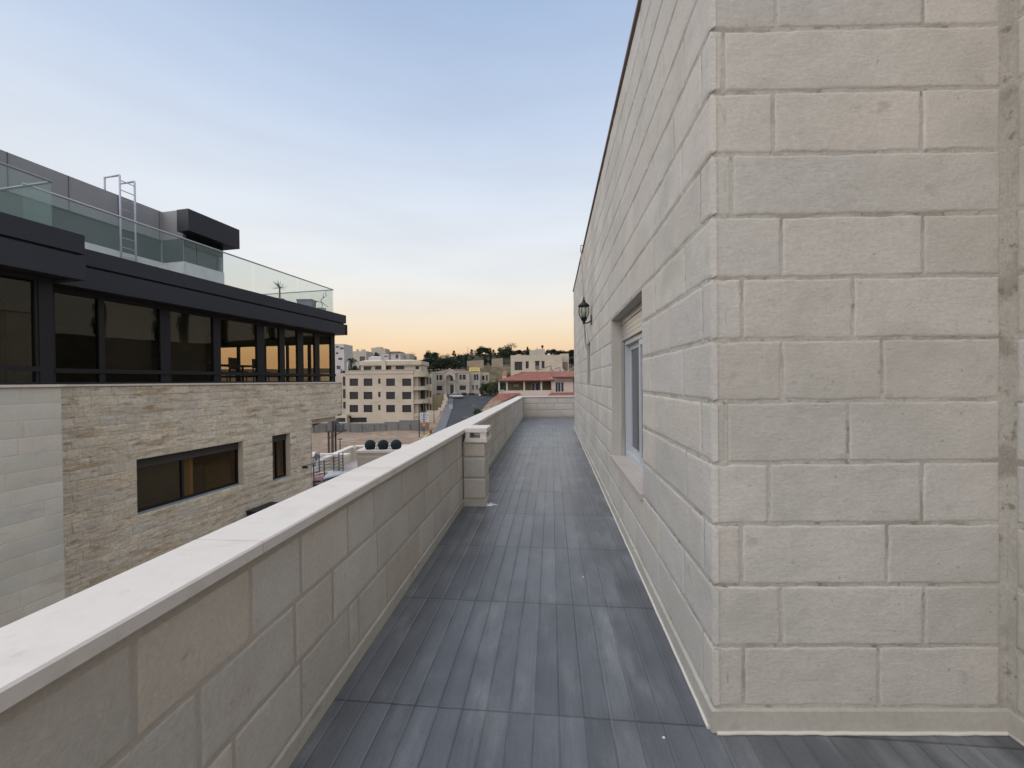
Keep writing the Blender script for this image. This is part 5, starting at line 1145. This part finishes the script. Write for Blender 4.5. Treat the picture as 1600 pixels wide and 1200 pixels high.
for i in range(7): x = at(525 + 1.25*i, 594, YT).x; m.box(x-.03, x+.03, YT, YT+.9, zpl+.003, zz(530, 663.5 - (i == 0)*1.5, YT))
m.box(at(525, 594, YT).x, at(532, 594, YT).x, YT+.3, YT+.6, zpl+.1, zz(530, 665, YT)); m.build('cooling_fins', METAL, tr)
m = MB()
for px in (513, 516, 519): x = at(px, 594, YT).x; m.lathe((x, YT+.4, zz(516, 647, YT)), [(.06, 0), (.1, .06), (.05, .1), (.1, .16), (.05, .2), (.09, .26), (.03, .34)], 8)
m.build('insulator', mat('brown_glazed_insulator', (.10, .05, .04), .4), tr)
# ------------------------------------------------------------------ trees and plants
def crown(mb, c, rx, ry, rz, n, size, r, lumps=7, base=1.0, shape='round'):
    c = Vector(c); L_ = []
    for i in range(lumps):
        th = r.uniform(0, 6.283); ph_ = r.uniform(-.7, 1.0); q = r.uniform(.25, .72)
        if shape == 'cone': h = r.uniform(-1, .85); w = (1-h)*.5; L_.append((Vector((math.cos(th)*w*.5, math.sin(th)*w*.5, h)), .22+.38*w))
        elif shape == 'column': h = r.uniform(-.95, .8); L_.append((Vector((math.cos(th)*.3, math.sin(th)*.3, h)), .42*(1-max(0, h)**2*.5)))
        else: L_.append((Vector((math.cos(th)*q*math.cos(ph_), math.sin(th)*q*math.cos(ph_), q*math.sin(ph_))), r.uniform(.30, .52)))
    for i in range(n):
        l, lr = L_[i % lumps]; d = Vector((r.gauss(0, 1), r.gauss(0, 1), r.gauss(0, 1))).normalized()*lr*(r.random()**.4)
        p = l + d; k = base*(.70 + .5*((i % lumps)*37 % 10)/10)*r.uniform(.75, 1.3)
        p = c + Vector((p.x*rx, p.y*ry, p.z*rz)); a = Vector((r.gauss(0,1), r.gauss(0,1), r.gauss(0,1))).normalized(); b = a.cross(Vector((r.gauss(0,1), r.gauss(0,1), r.gauss(0,1)))).normalized(); s_ = size*r.uniform(.6, 1.4)
        mb.poly([p+a*s_, p+b*s_*.6, p-a*s_, p-b*s_*.6], 0, (k, k*1.02, k*.95))
PROTO = {}
def hit(px, py, Y0=113, Y1=320):
    Y = Y0
    while Y < Y1:
        p = at(px, py, Y)
        if p.z <= ground(p.x, Y): return Y
        Y += 1.0
    return None
def proto(kind):
    r = random.Random(hash(kind) % 1000 if False else sum(map(ord, kind)))
    e = bpy.data.objects.new('tree', None)
    C.objects.link(e); m = MB(); t_ = MB()
    if kind.startswith('round'): crown(m, (0,0,.60), .50, .50, .42, 2200, .036, r, 12, 1.0); mt = PINE
    elif kind.startswith('cypress'): crown(m, (0,0,.54), .5, .5, .46, 1700, .036, r, 12, 1.0, 'column'); mt = CYP
    elif kind.startswith('cone'): crown(m, (0,0,.54), .55, .55, .47, 1100, .035, r, 14, 1.0, 'cone'); mt = PINE
    elif kind.startswith('sparse'): crown(m, (0,0,.62), .5, .5, .40, 260, .028, r, 12, 1.0); mt = DRYT
    elif kind.startswith('bush'): crown(m, (0,0,.42), .55, .5, .45, 1500, .045, r, 12, 1.0); mt = BUSH
    else: crown(m, (0,0,.5), .5, .5, .5, 900, .04, r); mt = PINE
    m.build('crown', mt, e, loc=(0,0,0))
    t_.tube([(0,0,-.05), (.01,0,.25), (-.01,0,.5), (.0,.01,.8)], [.03, .024, .018, .006], 7)
    for k in range(5):
        th = k*1.3; z = .30 + .09*k; t_.tube([(0,0,z), (.16*math.cos(th), .16*math.sin(th), z+.10), (.30*math.cos(th), .30*math.sin(th), z+.17)], [.012, .008, .003], 5)
    t_.build('trunk', BARK, e, loc=(0,0,0)); return e
def tree(kind, px, Y, ytop, wpx, lab, group, name, ybase=None, rot=None, hp=None):
    if hp:
        pb = ytop + hp
        while True:
            Yh = hit(px, pb)
            if Yh or pb > ytop + 60: break
            pb += 1.0
        Y = Yh or Y
    x = at(px, 594, Y).x; g = zz(px, ybase, Y) if ybase else ground(x, Y) - .1; h = zz(px, ytop, Y) - g; w = 1.3*wpx*Y/F
    if kind not in PROTO: PROTO[kind] = proto(kind); o = PROTO[kind]
    else: o = copy_tree(PROTO[kind])
    o.name = name; o.location = (x, Y, g); o.scale = (w, w, h); o.rotation_euler = (0, 0, rot if rot is not None else rng.uniform(0, 6.28)); tag(o, lab, 'bush' if 'bush' in name else 'tree', group); return o
G1 = 'dark trees on the ridge behind the villa'
TR = [('roundA', 787.5, 539.5, 24, 29, 'large rounded dark tree left of the beige house'),
 ('cypressA', 758.5, 553.0, 11, 18, 'narrow oval tree above the yellow sign, left of its twin'), ('cypressA', 766.8, 555.0, 8, 16, 'slimmer oval tree above the yellow sign, right of its twin'),
 ('sparseA', 799.5, 533.0, 17, 19, 'thin twiggy tree on the skyline right of the large rounded tree'), ('roundB', 806, 546, 22, 12, 'low dark tree between the twiggy tree and the beige house'),
 ('roundA', 823.5, 545.5, 15, 14, 'dark tree directly behind the left roof block of the beige house'), ('coneA', 824.5, 541.5, 7, 16, 'thin pointed treetop behind the left roof block of the beige house'),
 ('roundB', 861, 544.5, 19, 14, 'dark tree rising behind the white domed tank'), ('roundA', 874, 547.5, 20, 12, 'low dark tree between the domed tank and the right wall'),
 ('roundB', 892, 545.5, 24, 16, 'dark tree partly hidden by the lantern wall'), ('roundA', 893, 558, 20, 16, 'dark leafy tree below the one hidden by the lantern wall'),
 ('roundA', 668, 548, 13, 18, 'bushy skyline tree left of the villa ridge'), ('roundB', 679, 549, 15, 18, 'taller bushy skyline tree beside it, above the cream block corner'),
 ('roundB', 650, 560, 22, 20, 'dark tree directly behind the corner of the cream block'), ('roundA', 664, 559, 24, 22, 'dark tree low behind the left end of the villa'), ('roundB', 677, 558, 24, 22, 'dark tree above the left villa windows'),
 ('roundA', 689, 557, 24, 24, 'dark tree left of the villa gable'), ('roundB', 700, 557, 24, 24, 'dark tree behind the gable of the villa'), ('roundA', 711, 557, 22, 24, 'dark tree right of the villa gable'),
 ('cypressA', 718.5, 555.5, 13, 20, 'dark upright tree left of the yellow sign'), ('cypressA', 727, 554.5, 12, 19, 'second dark upright tree next to the yellow sign'),
 ('coneA', 709.5, 547.5, 8, 9, 'small pointed tree on the skyline above the villa gable'), ('sparseA', 684, 549, 11, 12, 'bare twiggy tree on the skyline above the villa'),
 ('coneA', 737.5, 545.5, 8, 9, 'small pointed tree right of the ridge lamp pole'), ('sparseA', 744, 545, 10, 10, 'thin twiggy tree on the ridge right of the lamp pole'),
 ('roundA', 750, 541, 15, 15, 'bushy ridge tree left of the oval twins'), ('roundB', 760, 542, 16, 14, 'bushy ridge tree above the oval twins'), ('coneA', 771.5, 546, 8, 10, 'small pointed skyline tree left of the large rounded tree'),
 ('roundB', 797, 549, 16, 12, 'low ridge tree touching the right side of the large rounded tree'), ('roundA', 657, 565, 22, 18, 'lower dark tree at the roof edge of the cream block'),
 ('roundB', 671, 565, 22, 18, 'lower dark tree above the left villa roof'), ('roundA', 684, 564, 22, 18, 'lower dark tree left behind the villa roof ridge'), ('roundB', 706, 565, 22, 18, 'lower dark tree right behind the villa roof ridge'),
 ('roundA', 695, 565, 20, 18, 'lower dark tree straight behind the villa roof ridge'), ('sparseA', 645, 548, 12, 14, 'bare twiggy tree at the right end of the hilltop houses'), ('roundB', 643, 555, 14, 14, 'small dark tree below the bare one by the hilltop houses')]
for (k, px, yt, w, hp, d) in TR: tree(k, px, 200, yt, w, d, G1, 'cypress_tree' if k == 'cypressA' else 'tree', hp=hp)
G2 = 'bushes by the villa and road'
for (px, Y, yt, w, d) in ((757, 105.5, 592, 14, 'dark bush at the right end of the villa wing'), (766, 104.5, 589, 15, 'dark bush in the middle of the row beside the villa'), (775, 103, 586, 15, 'tall dark bush nearest the red roofed house'), (785, 100, 583, 12, 'dark bush rising behind the little orange turret'), (752, 104.8, 600, 7, 'small low bush in front of the villa wing'), (793, 125, 575, 15, 'dark shrub left of the beige house front')):
    tree('bushA', px, Y, yt, w, d, G2, 'bush')
o = tree('bushB', 749.5, 66, 634.5, 17, 'green roadside bush just above the parapet coping', G2, 'bush', ybase=652)
for (px, Y, yt, w, d) in ((588, 120, 549.5, 13, 'dark clump of trees above the white tank on the cream roof'), (592, 119, 552, 9, 'smaller dark tree right of the clump above the white tank'), (551, 108, 566, 18, 'dark hedge mass below the palm'), (564, 107, 567.5, 16, 'dark hedge right of the palm beside the cream penthouse'), (537, 105, 574, 9, 'dark shrub at the left edge of the cream roof')):
    tree('coneA' if px > 585 else 'roundB', px, Y, yt, w, d, 'garden greenery behind the cream block', 'tree')
m = MB(); p = at(543, 594, 104).x; m.box(p-.12, p+.12, 104, 104.2, -3, zz(543, 565, 104)); tag(m.build('white_mast', WHITEB, loc=(p, 104, -3)), 'short white mast beside the palm behind the cream block', 'mast')
# palm
Y = 106.0; b = at(548.5, 563, Y); pa = thing('palm_tree', (b.x, Y, -3), 'palm tree with drooping fronds behind the left end of the cream block', 'tree')
m = MB(); m.tube([(b.x, Y, -3), (b.x+.05, Y, b.z-1), (b.x, Y, b.z)], [.28, .22, .2], 8); m.build('trunk', BARK, pa)
m = MB(); r_ = random.Random(14)
for i in range(26):
    th = r_.uniform(0, 6.28); el = r_.uniform(-.1, 1.2); ln = r_.uniform(1.7, 2.4); prev = None
    for k in range(9):
        t_ = k/8; q = Vector((b.x + math.cos(th)*math.cos(el)*ln*t_, Y + math.sin(th)*math.cos(el)*ln*t_, b.z + math.sin(el)*ln*t_ - 1.5*t_*t_))
        if prev is not None:
            sd = (q-prev).cross(Vector((0,0,1))).normalized()*.32*(1-t_*.6); kk = r_.uniform(.7, 1.3)
            for sg_ in (-1, 1): m.poly([prev, q, q + sd*sg_ + Vector((0,0,-.12)), prev + sd*sg_*.9 + Vector((0,0,-.16))], 0, (kk, kk, kk))
        prev = q
m.build('fronds', PALM, pa)
for i, (x, y, h) in enumerate(((58, 42, 7), (61, 47, 9), (60, 52, 6), (63, 55, 10), (60, 60, 8), (64, 66, 7), (62, 36, 6), (60, 74, 9), (63, 82, 7), (59, 28, 7))):
    o = copy_tree(PROTO['cypressA']); o.name = 'cypress_tree'; o.location = (x, y, ground(x, y)-.2); o.scale = (3.2, 3.2, h); tag(o, 'dark pointed tree seen only as a silhouette reflected in the upper glazing', 'tree', 'pointed trees mirrored in the upper glazing')
m = MB(); r_ = random.Random(77)
for i in range(120):
    px = r_.uniform(640, 740) if i < 75 else r_.uniform(736, 897)
    py = r_.uniform(556, 580) if i < 75 else r_.uniform(549, 560)
    Y = hit(px, py)
    while Y is None and py < 590: py += 1.0; Y = hit(px, py)
    if not Y or Y < 125: continue
    p = at(px, py, Y); s_ = r_.uniform(.7, 1.7)*(1.5 if i < 75 else 1.0); crown(m, (p.x, Y, ground(p.x, Y) + .6*s_), 1.5*s_, 1.2*s_, s_, 90, .28, r_, 6)
tag(m.build('hillside_scrub', CYP, loc=(-40, 180, 10)), kind='stuff')
# small roadside/fence plants
for (px, Y, yt, yb, w, d) in ((488.5, 76, 652, 668, 11, 'green shrub at the left end of the concrete wall'), (545, 91, 648.5, 654, 5, 'tiny green shrub on the annexe roof edge')):
    tree('bushB', px, Y, yt, w, d, 'small shrubs by the lot', 'bush', ybase=yb)
REDF = leafmat('red_blossom_foliage', (.20, .025, .045))
m = MB(); p = at(494.5, 661, 77.5); crown(m, (p.x, p.y, p.z), .8, .4, .35, 160, .10, random.Random(4)); tag(m.build('red_flowering_shrub', REDF, loc=p), 'red blossoming shrub hanging over the left end of the concrete wall', 'shrub')
for (a, d) in ((684, 'low hedge strip under the left villa windows'), (725.5, 'low hedge strip under the right villa windows'), (737.5, 'low hedge strip under the villa wing')):
    p = at(a, 594, 105.6).x; m = MB(); crown(m, (p, 105.6, -1.95), 1.0, .5, .35, 260, .12, random.Random(a)); tag(m.build('flower_hedge', OLEA, loc=(p, 105.6, -2.2)), d, 'hedge', 'hedge strips in front of the villa')
for o in list(bpy.data.objects):
    if o.name.startswith('tree') and o.type == 'EMPTY' and not o.get('label'): bpy.data.objects.remove(o)
